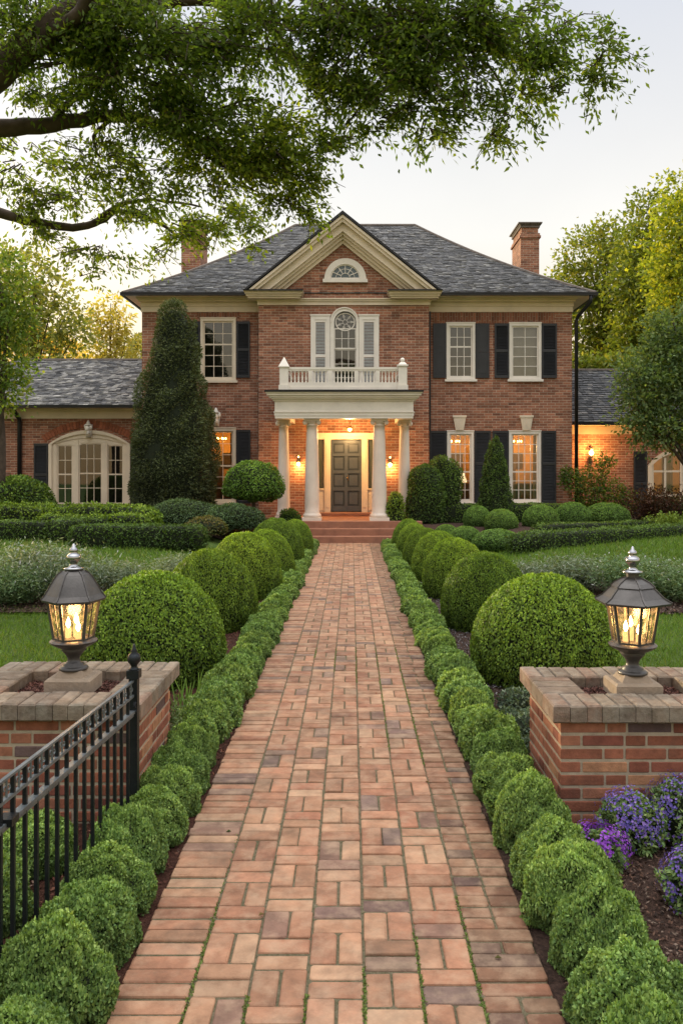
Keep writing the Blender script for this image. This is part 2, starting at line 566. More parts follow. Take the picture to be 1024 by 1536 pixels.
M['lawn'] = mat_lawn()
M['soil'] = mat_soil('red brown mulch soil', (.035, .015, .010), (.12, .052, .036))
M['soil_dark'] = mat_soil('dark mulch soil', (.024, .015, .012), (.11, .066, .05))
M['bedding'] = mat_soil('sandy moss joint', (.09, .09, .04), (.27, .22, .15))

xs = np.unique(np.concatenate([np.linspace(-420, -16, 12), np.linspace(-16, -4, 25), np.linspace(-4, 4, 81), np.linspace(4, 16, 25), np.linspace(16, 420, 12)]))
ys = np.unique(np.concatenate([np.linspace(-60, 0, 6), np.linspace(0, 24, 97), np.linspace(24, 60, 8), np.linspace(60, 900, 10)]))
sheet('ground', xs, ys, M['lawn'], -.03)
bx = np.linspace(-2.5, -.78, 20)
sheet('left_bed', np.linspace(-2.45, -.80, 20), np.linspace(1.0, 20.28, 60), M['soil'], -.004, keep=lambda x, y: x > -1.9 - .35 * math.sin(y * 1.3) * (y > 6) or y < 5.6)
sheet('right_bed', np.linspace(.69, 2.6, 20), np.linspace(1.0, 20.28, 60), M['soil_dark'], -.004, keep=lambda x, y: x < 1.9 + .3 * math.sin(y * 1.1 + 1) * (y > 6) or y < 5.6)
sheet('shrub_bed', np.linspace(-8, -2.5, 24), np.linspace(9.9, 13.2, 14), M['soil_dark'], .004, keep=lambda x, y: y > 10.6 + .3 * math.sin(x * 2))
sheet('shrub_bed', np.linspace(2.65, 8, 24), np.linspace(9.9, 13.2, 14), M['soil_dark'], .004, keep=lambda x, y: y > 10.2 + .3 * math.sin(x * 2))
sheet('foundation_bed', np.linspace(-16, -1.3, 40), np.linspace(18.6, 26.0, 20), M['soil_dark'], .004, keep=lambda x, y: y > 19 + .2 * math.sin(x))
sheet('foundation_bed', np.linspace(1.35, 16, 40), np.linspace(17.6, 26.0, 20), M['soil_dark'], .004, keep=lambda x, y: y > 18.6 + .5 * math.sin(x))

# ---- brick path
PL, PR = -.805, .695
def brick_col():
    r = rnd.random()
    if r < .55: c = (.43, .225, .135)
    elif r < .75: c = (.46, .265, .165)
    elif r < .89: c = (.36, .175, .105)
    elif r < .965: c = (.27, .165, .12)
    else: c = (.21, .135, .11)
    k = rnd.uniform(.76, 1.14); h = rnd.uniform(.93, 1.07)
    return (c[0] * k * .90, c[1] * k * h * .88, c[2] * k * h * .86)


pb = MB()
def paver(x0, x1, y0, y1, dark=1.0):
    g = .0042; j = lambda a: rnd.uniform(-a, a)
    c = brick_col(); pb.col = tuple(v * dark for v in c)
    z = j(.0035)
    tl = [j(.0022) for _ in range(4)]
    n0 = len(pb.v); g = .0040
    X0, X1, Y0, Y1 = x0 + g + j(.0022), x1 - g + j(.0022), y0 + g + j(.0022), y1 - g + j(.0022)
    def outline(i, zz, k):
        cs = [rnd.choice((.002, .003, .005, .009)) + rnd.uniform(0, .003) + i for _ in range(4)] if k is None else k
        o = [(X0 + cs[0], Y0 + i), (X1 - cs[1], Y0 + i), (X1 - i, Y0 + cs[1]), (X1 - i, Y1 - cs[2]), (X1 - cs[2], Y1 - i), (X0 + cs[3], Y1 - i), (X0 + i, Y1 - cs[3]), (X0 + i, Y0 + cs[0])]
        return [(px_ + j(.0009), py_ + j(.0009), zz + tl[q // 2]) for q, (px_, py_) in enumerate(o)], cs
    lo_, cs = outline(0, .010 + z - .007, None); md, _ = outline(.0022, .010 + z - .0022, [q + .002 for q in cs]); tp, _ = outline(.0068, .010 + z, [q + .006 for q in cs])
    pb.v.extend([(q[0], q[1], -.03) for q in lo_]); pb.v.extend(lo_); pb.v.extend(md); pb.v.extend(tp)
    for L in range(3):
        for k in range(8):
            k2 = (k + 1) % 8; pb.face([n0 + L * 8 + k, n0 + L * 8 + k2, n0 + L * 8 + 8 + k2, n0 + L * 8 + 8 + k])
    pb.face([n0 + 24 + k for k in range(8)])
    a = j(.014); cx, cy = (x0 + x1) / 2, (y0 + y1) / 2          # a little twist in its bed
    for i in range(n0, len(pb.v)):
        vx, vy, vz = pb.v[i]
        dx, dy = vx - cx, vy - cy
        pb.v[i] = (cx + dx - a * dy, cy + dy + a * dx, vz)


BW = .254
y = 1.2
while y < 20.28:
    h = .0835 * rnd.uniform(.96, 1.04)
    paver(PL + rnd.uniform(-.006, .006), PL + BW, y, y + h); y += h
y = 1.2
while y < 20.28:
    h = .0835 * rnd.uniform(.96, 1.04)
    m = PR - BW * .5 + rnd.uniform(-.012, .012) * (y > 6)
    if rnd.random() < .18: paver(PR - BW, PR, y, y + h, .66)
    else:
        paver(PR - BW, m, y, y + h, .68); paver(m, PR + rnd.uniform(-.006, .006), y, y + h, .60)  # right border darkened: hedge shade put into the brick colour
    y += h
xa, xb = PL + BW, PR - BW
cw = (xb - xa) / 5
for i in range(5):
    y = 1.2 - rnd.uniform(0, .05); j = i % 2
    while y < 20.28:
        x0 = xa + i * cw; x1 = x0 + cw
        h = cw * rnd.uniform(.97, 1.03)
        if j % 2:
            m = (x0 + x1) / 2 + rnd.uniform(-.006, .006); paver(x0, m, y, y + h); paver(m, x1, y, y + h)
        else:
            m = y + h / 2 + rnd.uniform(-.006, .006); paver(x0, x1, y, m); paver(x0, x1, m, y + h)
        y += h; j += 1
tag(pb.build('path', M['pave']), kind='structure')
b = MB(); b.poly([(PL + .01, 1.0, .003), (PR - .01, 1.0, .003), (PR - .01, 20.3, .003), (PL + .01, 20.3, .003)])
tag(b.build('path_bedding', M['bedding']), kind='structure')

# ---- moss in the joints, fallen leaves
g = np.random.default_rng(5)
n = 16000
px_ = xa + cw * g.integers(0, 6, n) + g.normal(0, .004, n); py_ = 2.3 + g.random(n) ** 1.7 * 6
k = Waves(2.2, 10, 3)(np.stack([px_, py_, py_ * 0], 1)) > .15
px_, py_ = px_[k], py_[k]; n = len(px_)
q = leaves(np.stack([px_, py_, np.full(n, .006)], 1), np.tile([0, 0, 1.0], (n, 1)), .010, .006, g, .8, .3)
me = quad_mesh('moss', q, mix_cols(g, n, [(.06, .09, .02), (.09, .12, .03)]), [M['leaf_box']])
tag(link('moss', me), kind='stuff')


def scatter(name, regions, n, cols, size, kind='stuff', seed=1, mat='chip', zoff=.006, flat=.5, w=None, L=2.2):
    g = np.random.default_rng(seed)
    ar = np.array([(r[1] - r[0]) * (r[3] - r[2]) * (r[4] if len(r) > 4 else 1) for r in regions])
    i = g.choice(len(regions), n, p=ar / ar.sum())
    rg = np.array([r[:4] for r in regions])[i]
    x = rg[:, 0] + (rg[:, 1] - rg[:, 0]) * g.random(n); y = rg[:, 2] + (rg[:, 3] - rg[:, 2]) * g.random(n)
    z = gz(x, y) + zoff + g.random(n) * zoff
    q = leaves(np.stack([x, y, z], 1), np.tile([0, 0, 1.0], (n, 1)), size * L, size, g, flat, .05)
    return tag(link(name, quad_mesh(name, q, mix_cols(g, n, cols, w), [M[mat]])), kind=kind)


RED = [(.14, .055, .036), (.09, .035, .025), (.19, .085, .055), (.05, .022, .018), (.20, .13, .10)]
scatter('mulch', [(-1.9, -.8, 5, 12), (-1.5, -.8, 12, 20, .5), (-2.4, -.82, 1.6, 5)], 15000, RED, .011, seed=3)
BRN = [(.10, .055, .038), (.06, .035, .027), (.15, .085, .06), (.035, .024, .02), (.18, .13, .10)]
scatter('mulch', [(.75, 2.4, 1.8, 4.3, 2)], 16000, BRN, .009, seed=4)
GRY = [(.10, .09, .085), (.05, .045, .045), (.30, .29, .30), (.18, .17, .18), (.03, .028, .028)]
scatter('gravel', [(.72, 1.9, 4.9, 12, 2), (.72, 1.6, 12, 19)], 16000, GRY, .012, seed=6, L=1.3)
scatter('bark_litter', [(-7, -2.4, 10.4, 11.6), (2.5, 7, 10.2, 11.6)], 6000, BRN + [(.25, .2, .17)], .022, seed=8)

# grass blades on the two lawns
g = np.random.default_rng(21)
def blades(regions, n, h, wd, seed):
    g = np.random.default_rng(seed)
    ar = np.array([(r[1] - r[0]) * (r[3] - r[2]) for r in regions]); i = g.choice(len(regions), n, p=ar / ar.sum())
    rg = np.array(regions)[i]
    x = rg[:, 0] + (rg[:, 1] - rg[:, 0]) * g.random(n); y = rg[:, 2] + (rg[:, 3] - rg[:, 2]) * g.random(n)
    p = np.stack([x, y, gz(x, y) - .03], 1)
    t = unit(np.array([0, 0, 1.0]) + g.normal(size=(n, 3)) * .45); s = unit(np.cross(t, g.normal(size=(n, 3))))
    hh = (h * g.uniform(.6, 1.4, n))[:, None]
    bend = g.normal(size=(n, 3)) * .012; bend[:, 2] = 0
    q = np.stack([p - s * wd, p + s * wd, p + t * hh + s * wd * .25 + bend, p + t * hh - s * wd * .25 + bend], 1)
    patch = Waves(1.1, 10, seed)(p)
    C = mix_cols(g, n, [(.075, .135, .02), (.10, .165, .03), (.055, .10, .018), (.15, .17, .05)], [.4, .3, .22, .08]) * (1 + .14 * patch)[:, None]
    return q, C
q1, c1 = blades([(-7.0, -2.2, 5.4, 10.9), (2.2, 7.0, 4.9, 10.4)], 85000, .05, .004, 1)
q2, c2 = blades([(-9.0, -2.2, 12.6, 17.5), (2.4, 11, 12.6, 18.5)], 45000, .075, .008, 2)
tag(link('grass', quad_mesh('grass', np.vstack([q1, q2]), np.vstack([c1, c2]), [M['grass']])), kind='stuff')

for k, (x, y, c) in enumerate(((-.62, 4.05, (.05, .08, .02)), (.20, 6.55, (.25, .06, .03)), (-.35, 3.3, (.16, .11, .04)), (.42, 4.7, (.14, .09, .03)), (-.1, 8.3, (.2, .12, .04)), (.55, 3.0, (.10, .09, .03)), (.05, 5.3, (.18, .10, .04)))):
    b = MB(); b.col = c; a = k * 1.9; L = .028
    dx, dy = math.cos(a), math.sin(a)
    b.poly([(x, y, .016), (x + dx * L * .5 - dy * L * .3, y + dy * L * .5 + dx * L * .3, .024), (x + dx * L, y + dy * L, .018)]); b.poly([(x, y, .016), (x + dx * L, y + dy * L, .018), (x + dx * L * .5 + dy * L * .3, y + dy * L * .5 - dx * L * .3, .025)])
    tag(b.build('fallen_leaf', M['chip'], None, (x, y, 0)), 'small curled fallen leaf lying on the brick path', 'leaf', 'fallen leaves on the path')

# ------------------------------------------------------------------ clipped boxwood balls
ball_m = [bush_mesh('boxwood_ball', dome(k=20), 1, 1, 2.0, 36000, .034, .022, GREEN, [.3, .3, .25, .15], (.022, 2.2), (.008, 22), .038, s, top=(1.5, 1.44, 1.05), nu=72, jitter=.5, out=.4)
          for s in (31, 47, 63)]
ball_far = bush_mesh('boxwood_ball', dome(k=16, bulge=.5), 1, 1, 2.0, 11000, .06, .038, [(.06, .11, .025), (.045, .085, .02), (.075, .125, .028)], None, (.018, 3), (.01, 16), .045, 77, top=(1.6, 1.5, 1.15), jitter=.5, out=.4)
balls = [
    (-1.72, 7.20, .62, .91, 'L', 'big round boxwood ball close behind the left brick pillar'),
    (-1.61, 9.50, .53, .90, 'L', 'second boxwood ball from the front left of the path, red mulch at its foot'),
    (-1.52, 11.8, .54, .93, 'L', 'third boxwood ball from the front along the left of the path'),
    (-1.39, 13.6, .46, .83, 'L', 'fourth boxwood ball from the front left of the path, paler and lower'),
    (-1.42, 15.4, .53, .92, 'L', 'fifth boxwood ball from the front along the left of the path, tall one'),
    (-1.20, 17.5, .40, .78, 'L', 'boxwood ball nearest the entrance steps left of the path'),
    (1.66, 7.20, .63, .89, 'R', 'big round boxwood ball close behind the right brick pillar'),
    (1.56, 9.55, .52, .87, 'R', 'second boxwood ball from the front right of the path'),
    (1.50, 11.8, .48, .85, 'R', 'third boxwood ball from the front right of the path'),
    (1.47, 13.6, .46, .80, 'R', 'fourth boxwood ball from the front right of the path'),
    (1.38, 15.3, .42, .75, 'R', 'fifth boxwood ball from the front right of the path'),
    (1.32, 17.0, .39, .73, 'R', 'second boxwood ball from the entrance steps right of the path'),
    (1.27, 18.6, .37, .71, 'R', 'boxwood ball nearest the entrance steps right of the path'),
]
for i, (x, d, r, h, s, lab) in enumerate(balls):
    o = link('boxwood_ball', ball_m[i % 3], None, (x, d, gzf(x, d) - .02))
    o.scale = (r, r * .97, h); o.rotation_euler = (rnd.uniform(-.06, .06), rnd.uniform(-.06, .06), rnd.uniform(0, 6.2))
    tag(o, lab, 'bush', 'boxwood balls along the brick path')
far_balls = [
    (3.04, 17.2, .52, .42, 'low boxwood ball beside the front end of the long right hedge'),
    (2.25, 19.5, .28, .32, 'smallest dark boxwood ball of the cluster right of the steps'),
    (2.66, 19.2, .37, .38, 'flattened boxwood ball at the front of the cluster below the dark dome topiary'),
    (3.17, 20.7, .36, .52, 'round boxwood ball half hidden behind another below the cone topiary'),
    (3.64, 20.0, .41, .50, 'yellow green boxwood ball in front of the cone topiary'),
    (4.69, 20.4, .45, .55, 'boxwood ball standing alone below the right ground floor window'),
    (5.71, 21.2, .47, .58, 'rounded boxwood below the right corner downspout of the house'),
    (6.75, 21.7, .60, .55, 'wide oblong clipped boxwood at the right end of the ball row'),
]
for i, (x, d, r, h, lab) in enumerate(far_balls):
    o = link('boxwood_ball', ball_far, None, (x, d, gzf(x, d) - .03))
    o.scale = (r, r, h); o.rotation_euler = (0, 0, i * 1.3)
    tag(o, lab, 'bush', 'boxwood balls before the right wing')

# ------------------------------------------------------------------ tufts edging the path
def tuft(seed, n, L):
    pr = dome(k=16, bulge=.62)
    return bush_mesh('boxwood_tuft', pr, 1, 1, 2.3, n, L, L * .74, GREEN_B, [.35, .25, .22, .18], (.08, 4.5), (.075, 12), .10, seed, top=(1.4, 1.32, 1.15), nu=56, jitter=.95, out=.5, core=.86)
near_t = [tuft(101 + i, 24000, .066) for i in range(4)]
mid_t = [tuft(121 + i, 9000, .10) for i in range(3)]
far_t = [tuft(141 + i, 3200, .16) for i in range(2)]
ORD = ['nearest', 'second', 'third', 'fourth', 'fifth', 'sixth', 'seventh', 'eighth', 'ninth', 'tenth']
for side, x0, word in ((-1, -.958, 'left'), (1, .852, 'right')):
    d = 2.05 if side < 0 else 2.0; k = 0
    while d < 19.7:
        near = d < 5.2
        src = near_t if near else mid_t if d < 10 else far_t
        s = rnd.uniform(.86, 1.15)
        x = x0 + rnd.uniform(-.018, .018) + side * (.034 if d < 4.5 else .02 if d < 7 else 0)
        o = link('boxwood_tuft', src[rnd.randrange(len(src))], None, (x, d, gzf(x, d) * 0 - .02))
        hh = (.275 if d < 4 else .245 if d < 7 else .205 if d < 11 else .185) * rnd.uniform(.9, 1.1)
        rr = (.170 if near else .164) * s
        o.scale = (rr * rnd.uniform(.92, 1.06), rr * rnd.uniform(.96, 1.1), hh * rnd.uniform(.92, 1.1)); o.rotation_euler = (rnd.uniform(-.1, .1), rnd.uniform(-.1, .1), rnd.uniform(0, 6.2))
        if k < 10:
            lab = f'{ORD[k]} boxwood tuft ' + ('from the front ' if k else '') + f'in the low row {word} of the path'
        else:
            lab = f'boxwood tuft in the distant run of the low row {word} of the path'
        tag(o, lab, 'bush', f'boxwood tufts edging the {word} side of the brick path')
        d += (.318 if near else .325) * rnd.uniform(.92, 1.08) * s ** .5; k += 1

# ------------------------------------------------------------------ hedges
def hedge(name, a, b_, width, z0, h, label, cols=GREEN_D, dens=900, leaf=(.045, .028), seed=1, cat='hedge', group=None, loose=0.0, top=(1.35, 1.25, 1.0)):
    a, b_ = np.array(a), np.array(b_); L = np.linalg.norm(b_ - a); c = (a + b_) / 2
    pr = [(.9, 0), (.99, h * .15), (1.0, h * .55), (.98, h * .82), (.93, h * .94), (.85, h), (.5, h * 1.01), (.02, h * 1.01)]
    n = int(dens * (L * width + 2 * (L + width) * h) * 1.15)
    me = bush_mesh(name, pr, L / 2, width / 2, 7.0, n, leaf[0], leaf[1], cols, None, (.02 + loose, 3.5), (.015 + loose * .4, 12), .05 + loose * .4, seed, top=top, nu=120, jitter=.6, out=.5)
    o = link(name, me, None, (c[0], c[1], z0))
    o.rotation_euler = (0, 0, math.atan2(b_[1] - a[1], b_[0] - a[0]))
    return tag(o, label, cat, group)

hedge('clipped_hedge', (3.15, 16.2), (9.2, 19.8), .75, .10, .46, 'long low dark green clipped hedge crossing behind the right lawn', seed=201, dens=1000)
hedge('clipped_hedge', (4.2, 18.9), (8.6, 20.8), .6, .30, .26, 'thin dark clipped hedge line just behind the long right hedge', seed=202, dens=800)
hedge('clipped_hedge', (1.45, 21.9), (5.9, 22.3), .8, .38, .52, 'clipped hedge under the lit ground floor windows right of the portico', seed=203, dens=900)
hedge('clipped_hedge', (-5.75, 16.9), (-2.95, 16.5), .75, .22, .47, 'square clipped hedge ending beside the balls at the back of the left lawn', seed=204, dens=1100)
hedge('clipped_hedge', (-9.2, 18.1), (-6.3, 17.7), .7, .28, .42, 'clipped hedge at the far left end of the back lawn', seed=205, dens=1000)
hedge('clipped_hedge', (-6.25, 17.2), (-5.4, 18.6), .8, .28, .48, 'rounded knob of hedge joining the two left hedges', seed=206, dens=1000)
hedge('loose_hedge', (-9.4, 19.6), (-4.5, 19.3), 1.3, .32, .64, 'loose yellow green hedge below the arched window', GREEN, 700, (.07, .042), 207, loose=.07)
hedge('loose_hedge', (-7.0, 18.5), (-4.4, 18.5), .9, .30, .50, 'feathery mid green hedge behind the rounded left knob', GREEN, 800, (.06, .036), 208, loose=.06)
def round_bush(name, x, d, r, z0, h, label, cols, n, leaf, seed, power=2.0, pr=None, lump=(.10, 4.5), fine=(.04, 12), depth=.12, ry=None, group=None, out=.6, mats=None, cat='bush', top=(1.25, 1.2, .95), droop=0., hollow=(0, 6)):
    prof = [(rr, z * h) for rr, z in (pr or dome(k=14, bulge=.45))]
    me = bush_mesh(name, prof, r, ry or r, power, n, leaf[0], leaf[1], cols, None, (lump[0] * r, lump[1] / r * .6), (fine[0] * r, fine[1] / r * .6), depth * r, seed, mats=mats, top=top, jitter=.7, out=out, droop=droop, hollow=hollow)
    o = link(name, me, None, (x, d, z0))
    return tag(o, label, cat, group)

GREY_G = [(.045, .075, .035), (.06, .09, .045), (.035, .06, .028)]
round_bush('shrub', -4.0, 19.9, 1.0, .38, .72, 'dusky green mounded shrub at the foot of the tall conifer', GREY_G, 8000, (.05, .028), 211, ry=.6)
round_bush('shrub', -2.75, 19.6, .75, .38, .66, 'dusky green mounded shrub below the mushroom topiary', GREY_G, 6500, (.05, .028), 212, ry=.6)
round_bush('shrub', -3.35, 18.7, .5, .36, .35, 'small brownish shrub between clipped hedge and left balls', [(.09, .07, .025), (.06, .07, .02)], 2200, (.05, .03), 213)
round_bush('shrub', -8.75, 21.0, 1.0, .38, 1.32, 'large loose shrub against the shutter of the arched window', GREEN_D + [(.08, .12, .02)], 9500, (.075, .045), 214, lump=(.14, 5), depth=.25, out=.8)
round_bush('shrub', 1.14, 21.35, .24, .42, .86, 'bright green upright shrub beside the right portico column', [(.13, .18, .03), (.09, .14, .025)], 1700, (.06, .034), 215, depth=.35, lump=(.15, 5), out=.8)
round_bush('shrub', -1.58, 21.2, .28, .42, .36, 'low green plant beside the left portico column', GREEN_D, 1500, (.06, .03), 216, depth=.35, out=.9)
round_bush('dome_topiary', 1.93, 21.6, .49, .40, 1.62, 'dark dome shaped topiary nearest the right portico column', GREEN_D, 7000, (.05, .03), 217, pr=[(1, 0), (1.02, .2), (1, .5), (.93, .72), (.78, .87), (.5, .96), (.02, 1)])
round_bush('dome_topiary', 2.50, 22.1, .47, .40, 1.80, 'rounded bushier topiary standing before the lit window left of the cone', GREEN_D + [(.06, .10, .02)], 6500, (.05, .03), 218, pr=[(.8, 0), (1.02, .35), (1.04, .6), (.95, .78), (.75, .91), (.4, .98), (.02, 1)], depth=.2)
cone = empty('cone_topiary', (3.86, 22.0, .38))
tag(cone, 'tall pointed cone topiary between the two lit windows', 'topiary')
pr = [(1, 0), (1.02, .06), (.86, .3), (.66, .55), (.44, .78), (.24, .92), (.1, .98), (.01, 1)]
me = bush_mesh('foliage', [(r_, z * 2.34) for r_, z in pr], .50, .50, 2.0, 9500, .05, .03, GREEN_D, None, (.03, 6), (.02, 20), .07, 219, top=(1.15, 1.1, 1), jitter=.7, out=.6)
link('crown', me, cone)
b = MB(); b.tube([(3.86, 22, .3), (3.86, 22, .9)], [.05, .04]); b.build('trunk', M['bark'], cone)
mt = empty('mushroom_topiary', (-2.44, 20.3, .36)); tag(mt, 'mushroom shaped standard topiary on a bare stem left of the portico', 'topiary')
pr = [(.02, .0), (.6, .02), (.92, .10), (1.0, .25), (.97, .5), (.82, .75), (.55, .93), (.25, 1.0), (.01, 1.01)]
me = bush_mesh('crown', [(r_, z * .98 + .72) for r_, z in pr], .76, .72, 2.0, 9500, .05, .03, [(.055, .105, .015), (.04, .08, .012), (.075, .125, .02)], None, (.04, 4), (.025, 14), .07, 220, top=(1.5, 1.35, 1.0))
link('crown', me, mt)
b = MB(); b.tube([(-2.42, 20.3, .30), (-2.40, 20.3, .7), (-2.44, 20.3, 1.3)], [.06, .05, .045]); b.build('trunk', M['bark'], mt)

con = empty('conifer', (-4.75, 22.0, .36)); tag(con, 'tall dense dark columnar conifer left of the entrance, hiding part of the facade', 'tree')
pr = [(.62, 0), (.9, .06), (1.0, .16), (.985, .28), (.9, .42), (.79, .56), (.67, .70), (.55, .81), (.44, .89), (.30, .95), (.12, .99), (.01, 1.0)]
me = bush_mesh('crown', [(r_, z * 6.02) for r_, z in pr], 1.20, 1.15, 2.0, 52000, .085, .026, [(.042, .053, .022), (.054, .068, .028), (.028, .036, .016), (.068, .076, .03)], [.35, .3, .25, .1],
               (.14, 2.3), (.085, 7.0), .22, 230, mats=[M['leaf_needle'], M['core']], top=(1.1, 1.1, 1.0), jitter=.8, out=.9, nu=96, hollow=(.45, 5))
link('crown', me, con)
b = MB(); b.tube([(-4.75, 22, .2), (-4.75, 22, 1.2)], [.16, .13]); b.build('trunk', M['bark'], con)

# ------------------------------------------------------------------ lavender and other open plants
def spray_mesh(name, n, h, spread, L, W, cols, seed, tips=None, tipfrac=.15):
    g = np.random.default_rng(seed)
    m = n // 9
    az = g.uniform(0, 6.283, m); tilt = np.abs(g.normal(0, .42, m))
    dr = np.stack([np.cos(az) * np.sin(tilt), np.sin(az) * np.sin(tilt), np.cos(tilt)], 1)
    base = np.stack([g.normal(0, spread * .38, m), g.normal(0, spread * .38, m), np.zeros(m)], 1)
    ln = h * g.uniform(.6, 1.12, m)
    s = np.tile(np.linspace(.18, 1, 9), m); i = np.repeat(np.arange(m), 9)
    p = base[i] + dr[i] * (ln[i] * s)[:, None]
    p[:, :2] += base[i][:, :2] * (s * .5)[:, None]
    side = unit(dr[i] * .8 + g.normal(size=(len(i), 3)) * .6)
    q = leaves(p, side, L, W, g, .4, 1.0)
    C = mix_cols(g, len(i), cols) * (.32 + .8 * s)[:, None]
    if tips is not None:
        k = (s > .95) & (g.random(len(i)) < tipfrac)
        C[k] = mix_cols(g, k.sum(), tips)
    return quad_mesh(name, q, np.clip(C, 0, 1), [M['leaf_grey']])

LAV = [(.15, .19, .135), (.11, .15, .10), (.20, .235, .18), (.075, .11, .065)]
LAVG = [(.10, .16, .07), (.075, .13, .055), (.15, .20, .10)]
lav_m = [spray_mesh('lavender', 7500, .72, .36, .07, .016, LAV if s < 3 else LAVG, 300 + s, [(.36, .37, .36), (.30, .30, .34)], .10) for s in range(5)]
lspots = [(-5.9, 11.6, 1.05, 3), (-5.2, 11.3, 1.1, 3), (-4.55, 11.9, 1.15, 0), (-4.5, 11.0, .85, 4), (-3.9, 11.6, 1.1, 1), (-3.25, 11.9, 1.0, 2), (-2.6, 12.3, .95, 1),
          (2.75, 12.4, .95, 0), (3.3, 12.0, 1.0, 1), (4.0, 11.8, 1.0, 3), (4.5, 12.3, 1.0, 1), (4.55, 11.3, .95, 4), (5.2, 11.6, 1.05, 3), (5.8, 12.0, 1.0, 4)]
lw = {0: 'grey green', 1: 'silvery', 2: 'pale tipped', 3: 'greener', 4: 'lush green'}
for i, (x, d, s, k) in enumerate(lspots):
    s *= rnd.uniform(.78, 1.12); d += rnd.uniform(-.25, .25)
    o = link('lavender', lav_m[k], None, (x, d, gzf(x, d)))
    o.scale = (s * 1.05, s * 1.05, s * (.78 if x < 0 else .68)); o.rotation_euler = (0, 0, i * 1.1)
    side = 'left' if x < 0 else 'right'
    tag(o, f'{lw[k]} feathery lavender in the loose bed across the {side} lawn', 'plant', f'{lw[k]} lavender plants on the {side} lawn')

red_m = spray_mesh('shrub', 3800, .95, .75, .09, .045, [(.07, .03, .022), (.10, .05, .03), (.05, .035, .02)], 320)
o = link('shrub', red_m, None, (8.35, 22.6, .36)); tag(o, 'dark reddish shrub beside the arched door of the right wing', 'bush')
o = link('shrub', spray_mesh('shrub', 3500, .7, .7, .09, .04, GREEN_D, 321), None, (9.45, 22.9, .36)); tag(o, 'dark green shrub below the overhanging tree at the right wing', 'bush')
o = link('shrub', spray_mesh('shrub', 2200, .42, .5, .08, .04, [(.16, .22, .04), (.11, .17, .03)], 322), None, (7.75, 19.9, .3)); tag(o, 'small lime green shrub at the far end of the long right hedge', 'bush')

def open_shrub(name, loc, blobs, n, leaf, cols, label, seed, twigs=7):
    root = empty(name, loc); tag(root, label, 'bush')
    g = np.random.default_rng(seed); Q, C = [], []
    tot = sum(r[3] ** 2 for r in blobs); b = MB()
    for (x, y, z, r, rz) in blobs:
        m = int(n * r * r / tot)
        dirs = unit(g.normal(size=(m, 3))); rad = g.uniform(.35, 1.05, (m, 1))
        p = np.array([x, y, z]) + dirs * rad * np.array([r, r, rz])
        q = leaves(p, unit(dirs + [0, 0, .6]), leaf[0], leaf[1], g, .7, .6, .2)
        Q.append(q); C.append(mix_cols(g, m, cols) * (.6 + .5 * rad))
        b.tube([(loc[0] + g.normal() * .06, loc[1], loc[2] - .05), (loc[0] + x * .5, loc[1] + y * .5, loc[2] + z * .55), (loc[0] + x, loc[1] + y, loc[2] + z)], [.022, .016, .008], 5)
    link('foliage', quad_mesh('foliage', np.vstack(Q), np.clip(np.vstack(C), 0, 1), [M['leaf_tree']]), root)
    b.build('stem', M['bark'], root)
    return root
open_shrub('shrub', (7.0, 23.9, .38), [(-.6, -.2, 1.15, .45, .35), (.15, 0, 1.25, .5, .45), (.45, .1, 1.7, .33, .3), (-.1, -.1, .7, .6, .45), (.65, 0, .75, .5, .45), (1.0, .1, .5, .4, .4), (-.75, -.1, 1.35, .25, .25), (.1, .1, .2, .8, .3)],
           5200, (.085, .05), GREEN_D + [(.08, .12, .03)], 'open leafy shrub glowing under the wall lamp of the right wing', 330)

# ------------------------------------------------------------------ flowers and small plants by the pillars
def flower(x, y, r, h, label, purple, seed):
    root = empty('flower_clump', (x, y, 0)); tag(root, label, 'flowers', 'purple flowers beside the right pillar')
    me = bush_mesh('foliage', [(q, z * h) for q, z in dome(k=12, bulge=.5)], r, r, 2, 2600, .024, .012, [(.09, .14, .05), (.13, .17, .06), (.06, .10, .04)], None, (.03 * r * 3, 3 / r), (.02, 8 / r), .04, seed, jitter=.8, out=.8, nu=40)
    link('foliage', me, root)
    g = np.random.default_rng(seed + 1)
    v, f = grid_surface([(q, z * h * 1.05) for q, z in dome(k=12, bulge=.5)], 0, 0, r * 1.04, r * 1.04)
    p, nr, _ = sample_surface(v, f, 3000, g)
    keep = (p[:, 2] > h * .45 + g.normal(0, h * .2, len(p))) & (Waves(6 / r, 10, seed)(p) > -.25 + g.normal(0, .3, len(p)))
    p, nr = p[keep], nr[keep]; p = p + (nr + np.array([0, 0, .5])) * g.uniform(-.015, .035, (len(p), 1))
    Q, C = [], []
    col = mix_cols(g, len(p), purple)
    for k in range(5):          # five petals round each small flower
        a = k * 2 * math.pi / 5 + g.uniform(0, 1, len(p))
        t1 = unit(np.cross(nr, [.3, .2, 1])); t2 = np.cross(nr, t1)
        dd = t1 * np.cos(a)[:, None] + t2 * np.sin(a)[:, None] + nr * .35
        sd = np.cross(dd, nr); L, W = .0064, .0030
        Q.append(np.stack([p, p + dd * L * .6 + sd * W, p + dd * L, p + dd * L * .6 - sd * W], 1)); C.append(col)
    link('blossoms', quad_mesh('blossoms', np.vstack(Q), np.clip(np.vstack(C), 0, 1), [M['petal']]), root)
PUR = [(.22, .13, .50), (.17, .13, .46), (.30, .20, .55), (.11, .09, .36)]
VIO = [(.30, .07, .55), (.36, .12, .60), (.24, .06, .48)]
flower(1.34, 3.95, .145, .22, 'blue purple flowering mound in front of the pillar corner, middle of three', PUR, 401)
flower(1.13, 3.75, .115, .14, 'low vivid violet flowers nestled against the boxwood row', VIO, 403)
flower(1.62, 4.00, .17, .27, 'tallest purple flowering clump spreading under the right pillar wall', PUR, 405)
